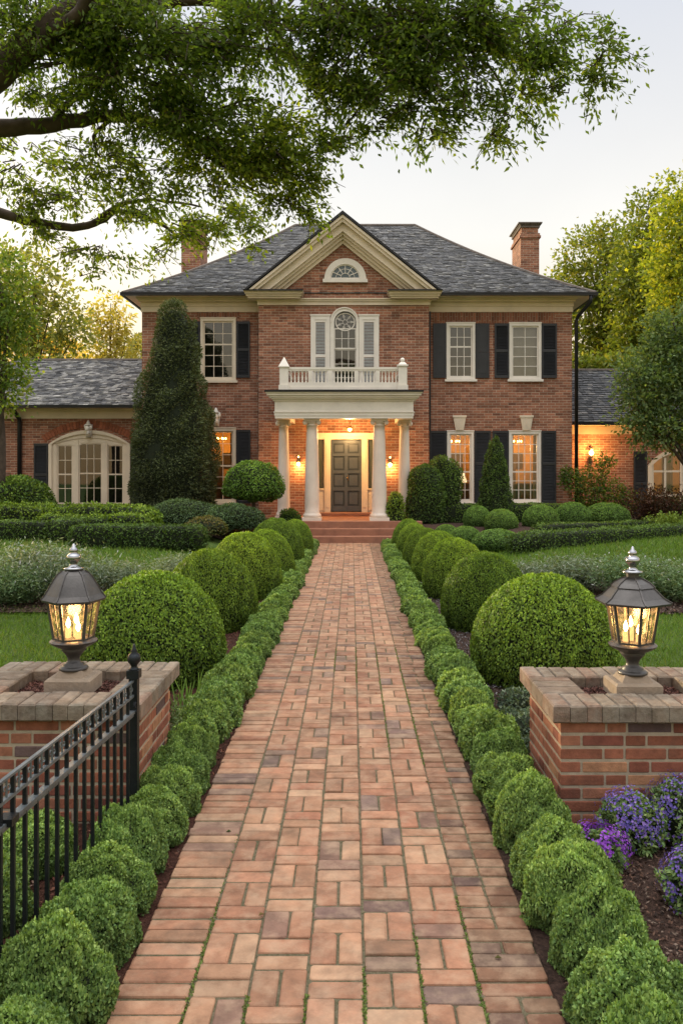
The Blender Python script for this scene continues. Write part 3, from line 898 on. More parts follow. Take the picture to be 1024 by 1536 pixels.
flower(1.40, 3.38, .10, .20, 'purple flowering clump alone on the mulch nearest the viewer', PUR, 407)
flower(1.90, 3.85, .15, .22, 'purple flowering clump at the far right along the pillar wall', PUR, 409)

BLU = [(.07, .10, .085), (.05, .08, .06), (.11, .14, .12), (.04, .06, .04)]
cover = [round_bush('ground_cover', 1.18, 5.55, .26, 0, .17, 'blue grey creeping plant between boxwood row and right pillar', BLU, 2600, (.03, .014), 421, depth=.3, out=.9, mats=[M['leaf_grey'], M['core']], cat='plant')]
round_bush('ground_cover', 1.10, 5.05, .2, 0, .13, 'dark creeping plant tucked behind the right pillar corner', BLU, 1800, (.03, .014), 422, depth=.3, out=.9, mats=[M['leaf_grey'], M['core']], cat='plant')
round_bush('ground_cover', 1.32, 6.15, .22, 0, .16, 'blue grey creeping plant at the foot of the big right ball', BLU, 1800, (.03, .014), 423, depth=.3, out=.9, mats=[M['leaf_grey'], M['core']], cat='plant')
root = empty('shrub', (-1.30, 5.5, 0)); tag(root, 'small sparse shrub with bare twigs beside the left pillar', 'bush')
link('foliage', spray_mesh('foliage', 2400, .26, .32, .03, .012, [(.08, .12, .05), (.12, .16, .07), (.06, .09, .04)], 424), root)
b = MB()
for k in range(11):
    a = rnd.uniform(-.9, 1.5); L = rnd.uniform(.18, .34)
    b.tube([(-1.30, 5.42, .06), (-1.30 + math.sin(a) * L * .5, 5.38 + rnd.uniform(-.08, .02), .10 + rnd.uniform(0, .05)), (-1.30 + math.sin(a) * L, 5.36 + rnd.uniform(-.15, .05), .11 + math.cos(a) * .08)], [.004, .003, .0015], 5)
b.build('twig', M['bark'], root)
root = empty('iris_plant', (-1.20, 5.95, 0)); tag(root, 'tuft of upright strappy leaves behind the left pillar corner', 'plant')
g = np.random.default_rng(425); n = 26
base = np.stack([g.normal(0, .05, n), g.normal(0, .05, n), np.zeros(n)], 1); t = unit(np.stack([g.normal(0, .25, n), g.normal(0, .2, n), np.ones(n)], 1)); sd = unit(np.cross(t, g.normal(size=(n, 3))))
hh = g.uniform(.2, .36, (n, 1))
q = np.stack([base - sd * .009, base + sd * .009, base + t * hh + sd * .003, base + t * hh - sd * .003], 1)
link('leaf_blades', quad_mesh('leaf_blades', q, mix_cols(g, n, [(.10, .17, .04), (.07, .13, .03)]), [M['grass']]), root)

# leafy ground shrubs behind the railing
k = 0
for (x, y, s) in ((-1.48, 3.75, 1.0), (-1.75, 3.85, .85), (-1.52, 3.30, 1.1), (-1.80, 3.35, 1.0), (-1.55, 2.85, 1.1), (-1.85, 2.9, 1.0), (-1.58, 2.45, 1.1), (-2.2, 3.5, 1.0), (-2.2, 3.0, 1.0), (-1.9, 2.5, 1.0)):
    o = link('boxwood_tuft', near_t[k % 4], None, (x, y, -.03)); o.scale = (.20 * s, .20 * s, .24 * s); o.rotation_euler = (0, 0, k * 1.7)
    tag(o, 'leafy boxwood mound behind the iron railing in front of the left pillar', 'bush', 'boxwood mounds behind the iron railing'); k += 1

# ------------------------------------------------------------------ the house
HB = Vector((0, 24, 0))
house = empty('brick_house', HB)
tag(house, 'two storey red brick house with slate hip roof, pediment and white columned portico', 'house')


def wall_panel(mb, X0, X1, Z0, Z1, Y, openings=(), depth=.12):
    xs = sorted({X0, X1, *[v for o in openings for v in o[:2]]}); zs = sorted({Z0, Z1, *[v for o in openings for v in o[2:4]]})
    for i in range(len(xs) - 1):
        for j in range(len(zs) - 1):
            cx, cz = (xs[i] + xs[i + 1]) / 2, (zs[j] + zs[j + 1]) / 2
            if any(o[0] < cx < o[1] and o[2] < cz < o[3] for o in openings): continue
            mb.poly([(xs[i], Y, zs[j]), (xs[i + 1], Y, zs[j]), (xs[i + 1], Y, zs[j + 1]), (xs[i], Y, zs[j + 1])])
    for o in openings:
        x0, x1, z0, z1 = o[:4]; zs_ = o[4] if len(o) > 4 else z1
        mb.poly([(x0, Y, z0), (x0, Y + depth, z0), (x0, Y + depth, zs_), (x0, Y, zs_)])
        mb.poly([(x1, Y + depth, z0), (x1, Y, z0), (x1, Y, zs_), (x1, Y + depth, zs_)])
        if len(o) > 4:
            pts = arch_pts(x0, x1, zs_, z1, 20)
            for (a, c) in zip(pts[:-1], pts[1:]):
                mb.poly([(a[0], Y, a[1]), (c[0], Y, c[1]), (c[0], Y, z1 + 1e-4), (a[0], Y, z1 + 1e-4)])
                mb.poly([(a[0], Y + depth, a[1]), (c[0], Y + depth, c[1]), (c[0], Y, c[1]), (a[0], Y, a[1])])
        else:
            mb.poly([(x0, Y, z1), (x0, Y + depth, z1), (x1, Y + depth, z1), (x1, Y, z1)])


def arch_pts(x0, x1, zs, zc, n):
    """points of a circular arc springing at zs and crowning at zc"""
    w = (x1 - x0) / 2; h = zc - zs; r = (w * w + h * h) / (2 * h); cx = (x0 + x1) / 2; cz = zc - r
    a = math.asin(min(1, w / r)); a = math.pi - a if h > w else a
    return [(cx + r * math.sin(-a + 2 * a * i / n), cz + r * math.cos(-a + 2 * a * i / n)) for i in range(n + 1)]


PAL = (PX(501, 23.6), PX(534, 23.6), 4.05, 6.40, 6.06)
DOOR = (-1.0, .69, .5, 2.86)
HALFW = (-.62, .26, 7.32, 7.80, 7.33)
WU = [(PX(669, 24.1), PX(712, 24.1), 4.484, 6.13), (PX(763, 24.1), PX(811, 24.1), 4.484, 6.13)]
WL = [(PX(670, 24.1), PX(710, 24.1), .86, 2.956), (PX(762.5, 24.1), PX(810.5, 24.1), .86, 2.956)]
WUL = (PX(301, 24.1), PX(354, 24.1), 4.45, 6.27)
WLL = (PX(301, 24.1), PX(354, 24.1), .86, 3.04)
ARW = (PX(74, 25.5), PX(196, 25.5), .74, 3.06, 2.62)
ARD = (PX(970, 25.5), PX(970, 25.5) + 2.1, .40, 2.50, 1.95)

w = MB()
wall_panel(w, -2.667, 2.226, 0, 6.62, 23.6, [PAL, DOOR])
w.poly([(-2.667, 24.1, 0), (-2.667, 23.6, 0), (-2.667, 23.6, 6.62), (-2.667, 24.1, 6.62)])
w.poly([(2.226, 23.6, 0), (2.226, 24.1, 0), (2.226, 24.1, 6.62), (2.226, 23.6, 6.62)])
w.poly([(-2.667, 23.6, 6.62), (2.226, 23.6, 6.62), (2.226, 23.6, 7.0), (-.22, 23.6, 8.95), (-2.667, 23.6, 7.0)])
wall_panel(w, -6.15, -2.667, 0, 6.7, 24.1, [WUL, WLL])
wall_panel(w, 2.226, 6.47, 0, 6.7, 24.1, WU + WL)
w.poly([(-6.15, 33, 0), (-6.15, 24.1, 0), (-6.15, 24.1, 6.8), (-6.15, 33, 6.8)])
w.poly([(6.47, 24.1, 0), (6.47, 33, 0), (6.47, 33, 6.8), (6.47, 24.1, 6.8)])
w.poly([(6.47, 33, 0), (-6.15, 33, 0), (-6.15, 33, 6.8), (6.47, 33, 6.8)])
w.build('wall', M['brick'], house)
w = MB()
wall_panel(w, -14.5, -6.153, 0, 3.76, 25.5, [ARW])
w.poly([(-14.5, 32.5, 0), (-14.5, 25.5, 0), (-14.5, 25.5, 3.76), (-14.5, 32.5, 3.76)])
w.poly([(-6.153, 32.5, 0), (-14.5, 32.5, 0), (-14.5, 32.5, 3.76), (-6.153, 32.5, 3.76)])
w.build('wing_wall', M['brick'], house)
w = MB()
wall_panel(w, 6.473, 13.5, 0, 3.25, 25.5, [ARD])
w.poly([(13.5, 25.5, 0), (13.5, 30.5, 0), (13.5, 30.5, 3.25), (13.5, 25.5, 3.25)])
w.poly([(13.5, 30.5, 0), (6.473, 30.5, 0), (6.473, 30.5, 3.25), (13.5, 30.5, 3.25)])
w.build('wing_wall', M['brick'], house)

# flat brick arches over the openings
s = MB()
s.box(2.40, 5.95, 24.088, 24.2, 6.145, 6.455)
s.build('soldier_course', M['soldier'], house)
for o in (WUL,):
    s = MB(); s.box(o[0] - .1, o[1] + .1, 24.088, 24.2, o[3] + .004, 6.455); s.build('soldier_course', M['soldier'], house)
s = MB()
s.col = (1, 1, 1)
pa = arch_pts(ARW[0] - .12, ARW[1] + .12, 2.70, 3.13, 30); pb2 = arch_pts(ARW[0] - .24, ARW[1] + .24, 2.86, 3.36, 30)
for i in range(30):
    r_ = rnd.uniform(.75, 1.25); s.col = (.34 * r_, .115 * r_, .06 * r_)
    t = .06
    f = lambda p, q, k: (p[0] * (1 - k) + q[0] * k, p[1] * (1 - k) + q[1] * k)
    a0, a1 = f(pa[i], pa[i + 1], t), f(pa[i], pa[i + 1], 1 - t); b0, b1 = f(pb2[i], pb2[i + 1], t), f(pb2[i], pb2[i + 1], 1 - t)
    s.prism_y([a0, a1, b1, b0], 25.47, 25.6)
s.build('brick_arch', M['pier'], house)

# ---- window maker
LIT = []


def room(parent, x0, x1, z0, z1, Y, mat, depth=1.6):
    b = MB(); a = .25
    X0, X1, Z0, Z1, Y0, Y1 = x0 - a, x1 + a, z0 - .1, z1 + .1, Y, Y + depth
    b.poly([(X0, Y1, Z0), (X1, Y1, Z0), (X1, Y1, Z1), (X0, Y1, Z1)])
    b.poly([(X0, Y0, Z0), (X0, Y1, Z0), (X0, Y1, Z1), (X0, Y0, Z1)]); b.poly([(X1, Y1, Z0), (X1, Y0, Z0), (X1, Y0, Z1), (X1, Y1, Z1)])
    b.poly([(X0, Y0, Z1), (X0, Y1, Z1), (X1, Y1, Z1), (X1, Y0, Z1)]); b.poly([(X0, Y1, Z0), (X0, Y0, Z0), (X1, Y0, Z0), (X1, Y1, Z0)])
    return b.build('room_interior', mat, parent)


def curtain(parent, x0, x1, z0, z1, Y, name='curtain'):
    b = MB(); b.smooth = True; n = 26
    for i in range(n):
        u0, u1 = i / n, (i + 1) / n
        f = lambda u: (x0 + (x1 - x0) * u, Y + .03 * math.sin(u * 22) + .012 * math.sin(u * 51))
        (xa_, ya), (xb_, yb) = f(u0), f(u1)
        b.poly([(xa_, ya, z0), (xb_, yb, z0), (xb_, yb, z1), (xa_, ya, z1)])
    return b.build(name, M['curtain'], parent)


def glow(name, loc, power, parent=None, col=(1, .62, .28), r=.05):
    L = bpy.data.lights.new(name, 'POINT'); L.energy = power; L.color = col; L.shadow_soft_size = r
    o = bpy.data.objects.new(name, L); COL.objects.link(o)
    if parent is not None:
        o.parent = parent; o.location = Vector(loc) - world_loc(parent)
    else: o.location = loc
    return o


def sash_bars(b, x0, x1, z0, z1, Y, cols, rows, meet=None, st=.045, mu=.018):
    b.box(x0, x0 + st, Y, Y + .035, z0, z1); b.box(x1 - st, x1, Y, Y + .035, z0, z1)
    b.box(x0 + st, x1 - st, Y, Y + .034, z0, z0 + st * 1.3); b.box(x0 + st, x1 - st, Y, Y + .034, z1 - st, z1)
    gx0, gx1, gz0, gz1 = x0 + st, x1 - st, z0 + st * 1.3, z1 - st
    for i in range(1, cols):
        x = gx0 + (gx1 - gx0) * i / cols; b.box(x - mu / 2, x + mu / 2, Y + .006, Y + .028, gz0, gz1)
    for j in range(1, rows):
        z = gz0 + (gz1 - gz0) * j / rows
        t = .022 if meet == j else mu / 2
        b.box(gx0, gx1, Y + (.001 if meet == j else .0085), Y + .030, z - t, z + t)


def window(x0, x1, z0, z1, Y, cols, rows, meet, lit=False, cw=.075, paint='white', curtains=True, sill=True, power=18):
    b = MB()
    b.box(x0, x0 + cw, Y - .035, Y + .06, z0, z1); b.box(x1 - cw, x1, Y - .035, Y + .06, z0, z1)
    b.box(x0 + cw, x1 - cw, Y - .034, Y + .06, z1 - cw, z1); b.box(x0 + cw, x1 - cw, Y - .034, Y + .06, z0, z0 + cw * .6)
    b.box(x0 - .012, x1 + .012, Y - .05, Y + .02, z1 + .001, z1 + .03)
    o = b.build('window', M[paint], house)
    if sill:
        b = MB(); b.box(x0 - .05, x1 + .05, Y - .085, Y + .03, z0 - .07, z0 - .002); b.build('sill', M[paint], o)
    ix0, ix1, iz0, iz1 = x0 + cw, x1 - cw, z0 + cw * .6, z1 - cw
    b = MB(); sash_bars(b, ix0, ix1, iz0, iz1, Y + .015, cols, rows, meet); b.build('sash', M[paint], o)
    b = MB(); b.poly([(ix0, Y + .035, iz0), (ix1, Y + .035, iz0), (ix1, Y + .035, iz1), (ix0, Y + .035, iz1)]); b.build('pane', M['glass'], o)
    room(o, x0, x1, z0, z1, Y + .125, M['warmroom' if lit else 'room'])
    if curtains:
        wd = (x1 - x0) * .15
        curtain(o, x0 + .04, x0 + .04 + wd, z0 + .02, z1 - .02, Y + .22); curtain(o, x1 - .04 - wd, x1 - .04, z0 + .02, z1 - .02, Y + .22)
    if lit:
        cx = (x0 + x1) / 2 + .05
        b = MB(); b.tube([(cx - .1, Y + .9, z1 + .05), (cx - .1, Y + .9, z1 - .32)], .008, 6)
        for k in range(5):
            a = k * 1.257; b.tube([(cx - .1, Y + .9, z1 - .34), (cx - .1 + .12 * math.cos(a), Y + .9 + .12 * math.sin(a), z1 - .36), (cx - .1 + .13 * math.cos(a), Y + .9 + .13 * math.sin(a), z1 - .30)], .007, 5)
        b.build('chandelier', M['brass'], o)
        b = MB()
        for k in range(5):
            a = k * 1.257; b.sphere((cx - .1 + .13 * math.cos(a), Y + .9 + .13 * math.sin(a), z1 - .26), .022, 8, 6, 1.5)
        b.build('candle_bulb', M['bulb'], o)
        b = MB(); b.box(x0 + .02, x0 + .42, Y + 1.1, Y + 1.6, z0, z0 + 1.25); b.box(x1 - .5, x1 + .1, Y + .9, Y + 1.5, z0, z0 + .55); b.box(cx - .2, cx + .25, Y + 1.69, Y + 1.70, z0 + 1.0, z0 + 1.5)
        b.build('furniture', M['bark'], o)
        glow('window_glow', (cx, Y + .8, z1 - .45), power, o, (1, .53, .17), .12)
    return o


window(*WU[0], 24.1, 3, 5, 3, curtains=False); wb = window(*WU[1], 24.1, 2, 5, None, curtains=False)
b = MB(); b.poly([(WU[1][0] + .1, 24.28, 4.6), (WU[1][1] - .1, 24.28, 4.6), (WU[1][1] - .1, 24.28, 6.05), (WU[1][0] + .1, 24.28, 6.05)]); b.build('roller_blind', M['blind'], wb)
window(*WUL, 24.1, 3, 5, 3, curtains=False, paint='cream')
wl = window(*WL[0], 24.1, 4, 7, 3, True, power=34, curtains=False)
b = MB(); b.smooth = True; x = WL[0][1] - .28; b.lathe(x, 24.75, [(.10, 1.72), (.17, 1.45)], 16); b.build('lamp_shade', M['shade'], wl)
b = MB(); b.smooth = True; b.lathe(x, 24.75, [(.08, 1.1), (.03, 1.15), (.06, 1.28), (.02, 1.44)], 12); b.build('table_lamp', M['brass'], wl)
window(*WL[1], 24.1, 4, 7, 3, True, power=56)
window(*WLL, 24.1, 3, 6, 3, True, paint='cream', power=36)


def shutter(x0, x1, z0, z1, Y, mat='shutter', midz=None, parent=house, name='shutter', panel=False):
    st = .045; y0, y1 = Y - .055, Y - .012
    b = MB(); b.box(x0, x0 + st, y0, y1, z0, z1); b.box(x1 - st, x1, y0, y1, z0, z1)
    midz = midz or (z0 + z1) / 2
    for (a, c) in ((z0, z0 + .08), (midz - .04, midz + .04), (z1 - .07, z1)): b.box(x0 + st, x1 - st, y0 + .002, y1 - .002, a, c)
    o = b.build(name, M[mat], parent)
    b = MB()
    for (a, c) in ((z0 + .08, midz - .04), (midz + .04, z1 - .07)):
        if panel: b.box(x0 + st, x1 - st, y0 + .012, y1 - .004, a, c); b.box(x0 + st + .04, x1 - st - .04, y0 + .006, y0 + .02, a + .05, c - .05); continue
        n = int((c - a) / .042)
        for i in range(n):
            z = a + (c - a) * i / n; h = (c - a) / n
            b.poly([(x0 + st, y0 + .004, z), (x1 - st, y0 + .004, z), (x1 - st, y1 - .006, z + h * .8), (x0 + st, y1 - .006, z + h * .8)])
            b.poly([(x0 + st, y0 + .004, z - .004), (x1 - st, y0 + .004, z - .004), (x1 - st, y0 + .004, z), (x0 + st, y0 + .004, z)])
        b.poly([(x0 + st, y1 - .003, a), (x1 - st, y1 - .003, a), (x1 - st, y1 - .003, c), (x0 + st, y1 - .003, c)])
    b.build('louver_panel', M['louver' if mat == 'white' else mat], o)
    return o


for (a, c) in ((649, 668.5), (712.5, 733), (741, 762.5), (811.5, 834)): shutter(PX(a, 24.1), PX(c, 24.1), 4.52, 6.12, 24.1, panel=a in (649, 712.5))
for (a, c) in ((286, 300.5), (355, 375)): shutter(PX(a, 24.1), PX(c, 24.1), 4.53, 6.18, 24.1)
for (a, c) in ((644, 669.5), (711, 735), (738, 762), (811, 833)): shutter(PX(a, 24.1), PX(c, 24.1), .84, 2.97, 24.1, midz=2.0)
for (a, c) in ((286, 300.5), (355, 376)): shutter(PX(a, 24.1), PX(c, 24.1), .84, 3.0, 24.1)
# keystones
for px in (688.5, 788.5):
    x = PX(px, 24.1)
    b = MB(); b.prism_y([(x - .115, 2.985), (x + .115, 2.985), (x + .19, 3.42), (x - .19, 3.42)], 24.02, 24.14)
    for k in (-1, 0, 1): b.prism_y([(x - .012 + k * .062, 2.99), (x + .012 + k * .062, 2.99), (x + .014 + k * .1, 3.38), (x - .014 + k * .1, 3.38)], 24.008, 24.03)
    b.prism_y([(x - .2, 3.36), (x + .2, 3.36), (x + .2, 3.423), (x - .2, 3.423)], 24.0, 24.1)
    b.build('keystone', M['cream'], house)
def ornament(x, z0, h, Y, name='carved_keystone'):
    b = MB(); b.smooth = True
    b.prism_y([(x - h * .14, z0), (x + h * .14, z0), (x + h * .22, z0 + h * .8), (x - h * .22, z0 + h * .8)], Y - .06, Y + .02)
    b.sphere((x - h * .05, Y - .08, z0 + h * .55), h * .17, 12, 8, 1.3); b.sphere((x + h * .15, Y - .07, z0 + h * .62), h * .11, 10, 7, 1.4)
    b.sphere((x - h * .18, Y - .07, z0 + h * .68), h * .10, 10, 7, 1.3); b.lathe(x - h * .02, Y - .06, [(h * .2, z0 + h * .74), (h * .22, z0 + h * .8), (h * .12, z0 + h * .84), (h * .1, z0 + h * .9), (.02, z0 + h * 1.05)], 12)
    b.sphere((x, Y - .09, z0 + h * .3), h * .1, 10, 6, 1.6)
    return b.build(name, M['white'], house)
ornament(PX(325, 24.1), 3.10, .52, 24.1)
ornament(PX(135, 25.5), 2.83, .50, 25.44)

# ---- cornices
def strip(name, layers, mat='cream', parent=house):
    b = MB()
    for L in layers: b.box(*L)
    return b.build(name, M[mat], parent)
strip('cornice', [(-6.17, -2.67, 24.06, 24.12, 6.46, 6.62), (-6.19, -2.67, 24.03, 24.12, 6.62, 6.66), (-6.18, -2.67, 24.045, 24.12, 6.66, 6.74), (-6.22, -2.67, 23.93, 24.12, 6.74, 6.80), (-6.26, -2.67, 23.85, 24.12, 6.80, 6.84)])
strip('cornice', [(2.226, 6.49, 24.06, 24.12, 6.46, 6.62), (2.226, 6.51, 24.03, 24.12, 6.62, 6.66), (2.226, 6.50, 24.045, 24.12, 6.66, 6.74), (2.226, 6.54, 23.93, 24.12, 6.74, 6.80), (2.226, 6.58, 23.85, 24.12, 6.80, 6.84)])
strip('soffit', [(-6.52, -2.7, 23.62, 24.12, 6.842, 6.86), (-6.52, -6.15, 24.12, 33, 6.842, 6.86), (2.3, 6.97, 23.62, 24.12, 6.842, 6.86), (6.47, 6.97, 24.12, 33, 6.842, 6.86)])
strip('band_course', [(-2.70, 2.26, 23.55, 23.62, 6.56, 6.66), (-2.73, 2.29, 23.51, 23.62, 6.66, 6.71), (-2.76, 2.32, 23.47, 23.62, 6.71, 6.745)])
for (a, c, e) in ((-2.98, -1.42, -1), (1.08, 2.50, 1)):
    b = MB(); b.box(a, c, 23.2, 23.62, 6.75, 6.80); b.box(a - .03, c + .03, 23.14, 23.62, 6.80, 6.85); b.box(a - .06, c + .06, 23.08, 23.62, 6.85, 6.89)
    b.box(a + .04, c - .04, 23.26, 23.62, 6.70, 6.75)
    o = b.build('cornice_return', M['cream'], house)
    b = MB(); x0, x1 = a - .06, c + .06
    b.poly([(x0, 23.06, 6.893), (x1, 23.06, 6.893), (x1 - .08, 23.58, 7.02), (x0 + .08, 23.58, 7.02)])
    b.poly([(x0, 23.06, 6.893), (x0 + .08, 23.58, 7.02), (x0, 23.58, 6.893)]); b.poly([(x1, 23.06, 6.893), (x1, 23.58, 6.893), (x1 - .08, 23.58, 7.02)])
    b.box(x0, x1, 23.045, 23.075, 6.865, 6.905)
    b.build('lead_flashing', M['gutter'], o)

# ---- pediment
XC, ZA, SL = -.25, 9.06, .80
def rake(mb, o0, o1, y0, zb, y1=23.64):
    k = math.sqrt(1 + SL * SL)
    za, zb_ = ZA - o0 * k, ZA - o1 * k
    for sgn in (-1, 1):
        x0, x1 = (za - zb) / SL, (zb_ - zb) / SL
        pts = [(XC, zb_), (XC, za), (XC + sgn * x0, zb), (XC + sgn * x1, zb)]
        if sgn > 0: pts = pts[::-1]
        mb.prism_y(pts, y0, y1)
b = MB()
rake(b, .05, .115, 23.02, 6.895); rake(b, .115, .19, 23.08, 6.896); rake(b, .19, .37, 23.22, 6.897); rake(b, .37, .43, 23.32, 6.898); rake(b, .43, .50, 23.42, 6.899); rake(b, .50, .58, 23.52, 6.9)
b.build('pediment', M['cream'], house)
b = MB()
k = math.sqrt(1 + SL * SL)
for sgn in (-1, 1):
    xb = (ZA + .02 - 6.86) / SL
    pts = [(XC, ZA + .04), (XC + sgn * xb, 6.88), (XC + sgn * (xb - .08), 6.88), (XC, ZA - .05)]
    if sgn < 0: pts = pts[::-1]
    b.prism_y(pts[::-1], 22.98, 27.6)
b.build('pediment_roof', M['gutter'], house)
# half round window in the pediment
cx, zb_, r0 = -.18, 7.30, .60
b = MB()
N = 24
for i in range(N):
    a0, a1 = math.pi * i / N, math.pi * (i + 1) / N
    pt = lambda a, r: (cx + r * math.cos(a), zb_ + r * math.sin(a))
    b.prism_y([pt(a0, .43), pt(a0, .60), pt(a1, .60), pt(a1, .43)], 23.53, 23.63)
    b.prism_y([pt(a0, .40), pt(a0, .432), pt(a1, .432), pt(a1, .40)], 23.56, 23.63)
b.box(cx - .64, cx + .64, 23.48, 23.63, zb_ - .10, zb_ - .002)
b.box(cx - .43, cx + .43, 23.55, 23.62, zb_, zb_ + .045)
hw = b.build('half_round_window', M['white'], house)
b = MB()
for i in range(1, 6):
    a = math.pi * i / 6
    b.bar((cx + .12 * math.cos(a), 23.58, zb_ + .045 + .12 * math.sin(a)), (cx + .41 * math.cos(a), 23.58, zb_ + .41 * math.sin(a)), .016, .02)
for i in range(12):
    a0, a1 = math.pi * i / 12, math.pi * (i + 1) / 12
    b.bar((cx + .13 * math.cos(a0), 23.58, zb_ + .05 + .13 * math.sin(a0)), (cx + .13 * math.cos(a1), 23.58, zb_ + .05 + .13 * math.sin(a1)), .014, .016)
    b.bar((cx + .27 * math.cos(a0), 23.582, zb_ + .03 + .27 * math.sin(a0)), (cx + .27 * math.cos(a1), 23.582, zb_ + .03 + .27 * math.sin(a1)), .012, .014)
b.build('sash', M['white'], hw)
tt_ = NT('dark reflective pane'); tg = tt_.principled((.035, .06, .06), .06, spec=.9); M['darkpane'] = tt_.done(tg)
b = MB(); b.poly([(cx + .41 * math.cos(math.pi * i / 20), 23.592, zb_ + .02 + .41 * math.sin(math.pi * i / 20)) for i in range(21)]); b.build('pane', M['darkpane'], hw)

# ---- arched balcony window with its white louvred panels
x0, x1 = PX(497, 23.6), PX(536, 23.6)
b = MB(); pi_ = arch_pts(PAL[0], PAL[1], 6.06, 6.38, 20); po = arch_pts(x0, x1, 6.06, 6.46, 20)
for i in range(20):
    b.prism_y([pi_[i + 1], pi_[i], po[i], po[i + 1]], 23.53, 23.66)
    q0, q1 = arch_pts(x0 - .03, x1 + .03, 6.06, 6.49, 20)[i:i + 2]
    b.prism_y([po[i + 1], po[i], q0, q1], 23.50, 23.62)
b.box(x0 - .03, PAL[0], 23.53, 23.66, 3.95, 6.06); b.box(PAL[1], x1 + .03, 23.53, 23.66, 3.95, 6.06)
aw = b.build('arched_window', M['white'], house)
b = MB()
sash_bars(b, PAL[0], PAL[1], 4.05, 5.30, 23.63, 3, 3, None, .03, .016); sash_bars(b, PAL[0], PAL[1], 5.30, 5.90, 23.61, 3, 2, None, .03, .016)
cxp = (PAL[0] + PAL[1]) / 2; rr = .27
for i in range(28):
    a0, a1 = 2 * math.pi * i / 28, 2 * math.pi * (i + 1) / 28
    c_ = lambda a, r: (cxp + r * math.cos(a), 23.62, 6.08 + r * .92 * math.sin(a))
    b.bar(c_(a0, rr), c_(a1, rr), .03, .028); b.bar(c_(a0, .07), c_(a1, .07), .012, .012)
    if i % 4 == 0:
        b.bar(c_(a0, .06), c_(a0, rr), .012, .012)
        b.bar(c_(a0 + .22, .15), c_(a0, rr * .95), .01, .01); b.bar(c_(a0 - .22, .15), c_(a0, rr * .95), .01, .01)
b.build('sash', M['white'], aw)
b = MB(); b.poly([(x, 23.645, z) for x, z in [(PAL[0], 4.0), (PAL[1], 4.0)] + pi_[::-1]]); b.build('pane', M['glass'], aw)
room(aw, PAL[0], PAL[1], 4.05, 6.4, 23.73, M['room'])
for (a, c) in ((466, 495), (538, 568)):
    xa_, xb_ = PX(a, 23.6), PX(c, 23.6)
    b = MB(); t = .10
    b.box(xa_, xa_ + t, 23.55, 23.62, 3.95, 6.25); b.box(xb_ - t, xb_, 23.55, 23.62, 3.95, 6.25); b.box(xa_ + t, xb_ - t, 23.551, 23.62, 6.14, 6.25); b.box(xa_ - .02, xb_ + .02, 23.53, 23.62, 6.251, 6.29)
    o = b.build('shutter_panel', M['white'], house)
    shutter(xa_ + t, xb_ - t, 4.0, 6.14, 23.62, 'white', 5.1, o, 'louver_frame')

# ---- portico
PXa, PXb, PY0, PY1 = -1.96, 1.58, 21.02, 23.6
def ring(b, e, z0, z1, th=.34):
    b.box(PXa - e, PXb + e, PY0 - e, PY0 + th, z0, z1)
    b.box(PXa - e, PXa + th, PY0 + th, PY1, z0, z1); b.box(PXb - th, PXb + e, PY0 + th, PY1, z0, z1)
b = MB()
ring(b, 0, 3.14, 3.21); ring(b, .015, 3.21, 3.29); ring(b, .035, 3.29, 3.315); ring(b, .005, 3.315, 3.585); ring(b, .04, 3.585, 3.625); ring(b, .09, 3.625, 3.665)
ring(b, .14, 3.665, 3.72); ring(b, .19, 3.72, 3.775); ring(b, .22, 3.775, 3.80)
b.build('entablature', M['white'], house)
b = MB(); b.box(PXa + .3, PXb - .3, PY0 + .3, PY1, 3.36, 3.40); b.build('portico_ceiling', M['cream'], house)
b = MB(); b.box(PXa - .25, PXb + .25, PY0 - .25, PY1, 3.802, 3.85); b.box(PXa - .1, PXb + .1, PY0 - .1, PY1, 3.85, 3.87); b.build('portico_roof', M['gutter'], house)

def column(x, y, r, z0, z1):
    b = MB(); b.smooth = True
    H = z1 - z0
    prof = [(r * 1.22, z0 + .0), (r * 1.25, z0 + .045), (r * 1.2, z0 + .085), (r * 1.05, z0 + .1), (r * 1.06, z0 + .125), (r, z0 + .15)]
    for i in range(1, 15):
        t = i / 14; prof.append((r * (1 - .26 * t ** 1.7), z0 + .15 + (H - .33) * t))
    rn = r * .74; zt = z1 - .18
    prof += [(rn * 1.12, zt + .005), (rn * 1.12, zt + .025), (rn, zt + .03), (rn, zt + .06), (rn * 1.25, zt + .08), (rn * 1.35, zt + .11), (rn * 1.3, zt + .125)]
    b.lathe(x, y, prof, 28)
    b.smooth = False
    b.box(x - rn * 1.5, x + rn * 1.5, y - rn * 1.5, y + rn * 1.5, z1 - .055, z1 - .001)
    b.box(x - r * 1.3, x + r * 1.3, y - r * 1.3, y + r * 1.3, z0 - .08, z0)
    o = b.build('column', M['column'], house)
    v = MB(); v.smooth = True
    for sg in (-1, 1):
        n = len(v.v); v.lathe(0, 0, [(.055, -.02), (.062, -.012), (.062, .012), (.04, .02), (.02, .028)], 14)
        for i in range(n, len(v.v)):
            a, c, z = v.v[i]; v.v[i] = (x + sg * rn * 1.25 + a, y - rn * 1.05 - z, z1 - .095 + c)
    v.build('volute', M['column'], o)
for px, d, r in ((468, 21.32, .19), (568.5, 21.32, .195)): column(PX(px, d), d, r, .59, 3.139)
for px, d, r in ((425.5, 21.95, .165), (606, 21.95, .165)): column(PX(px, d), d, r, .59, 3.139)

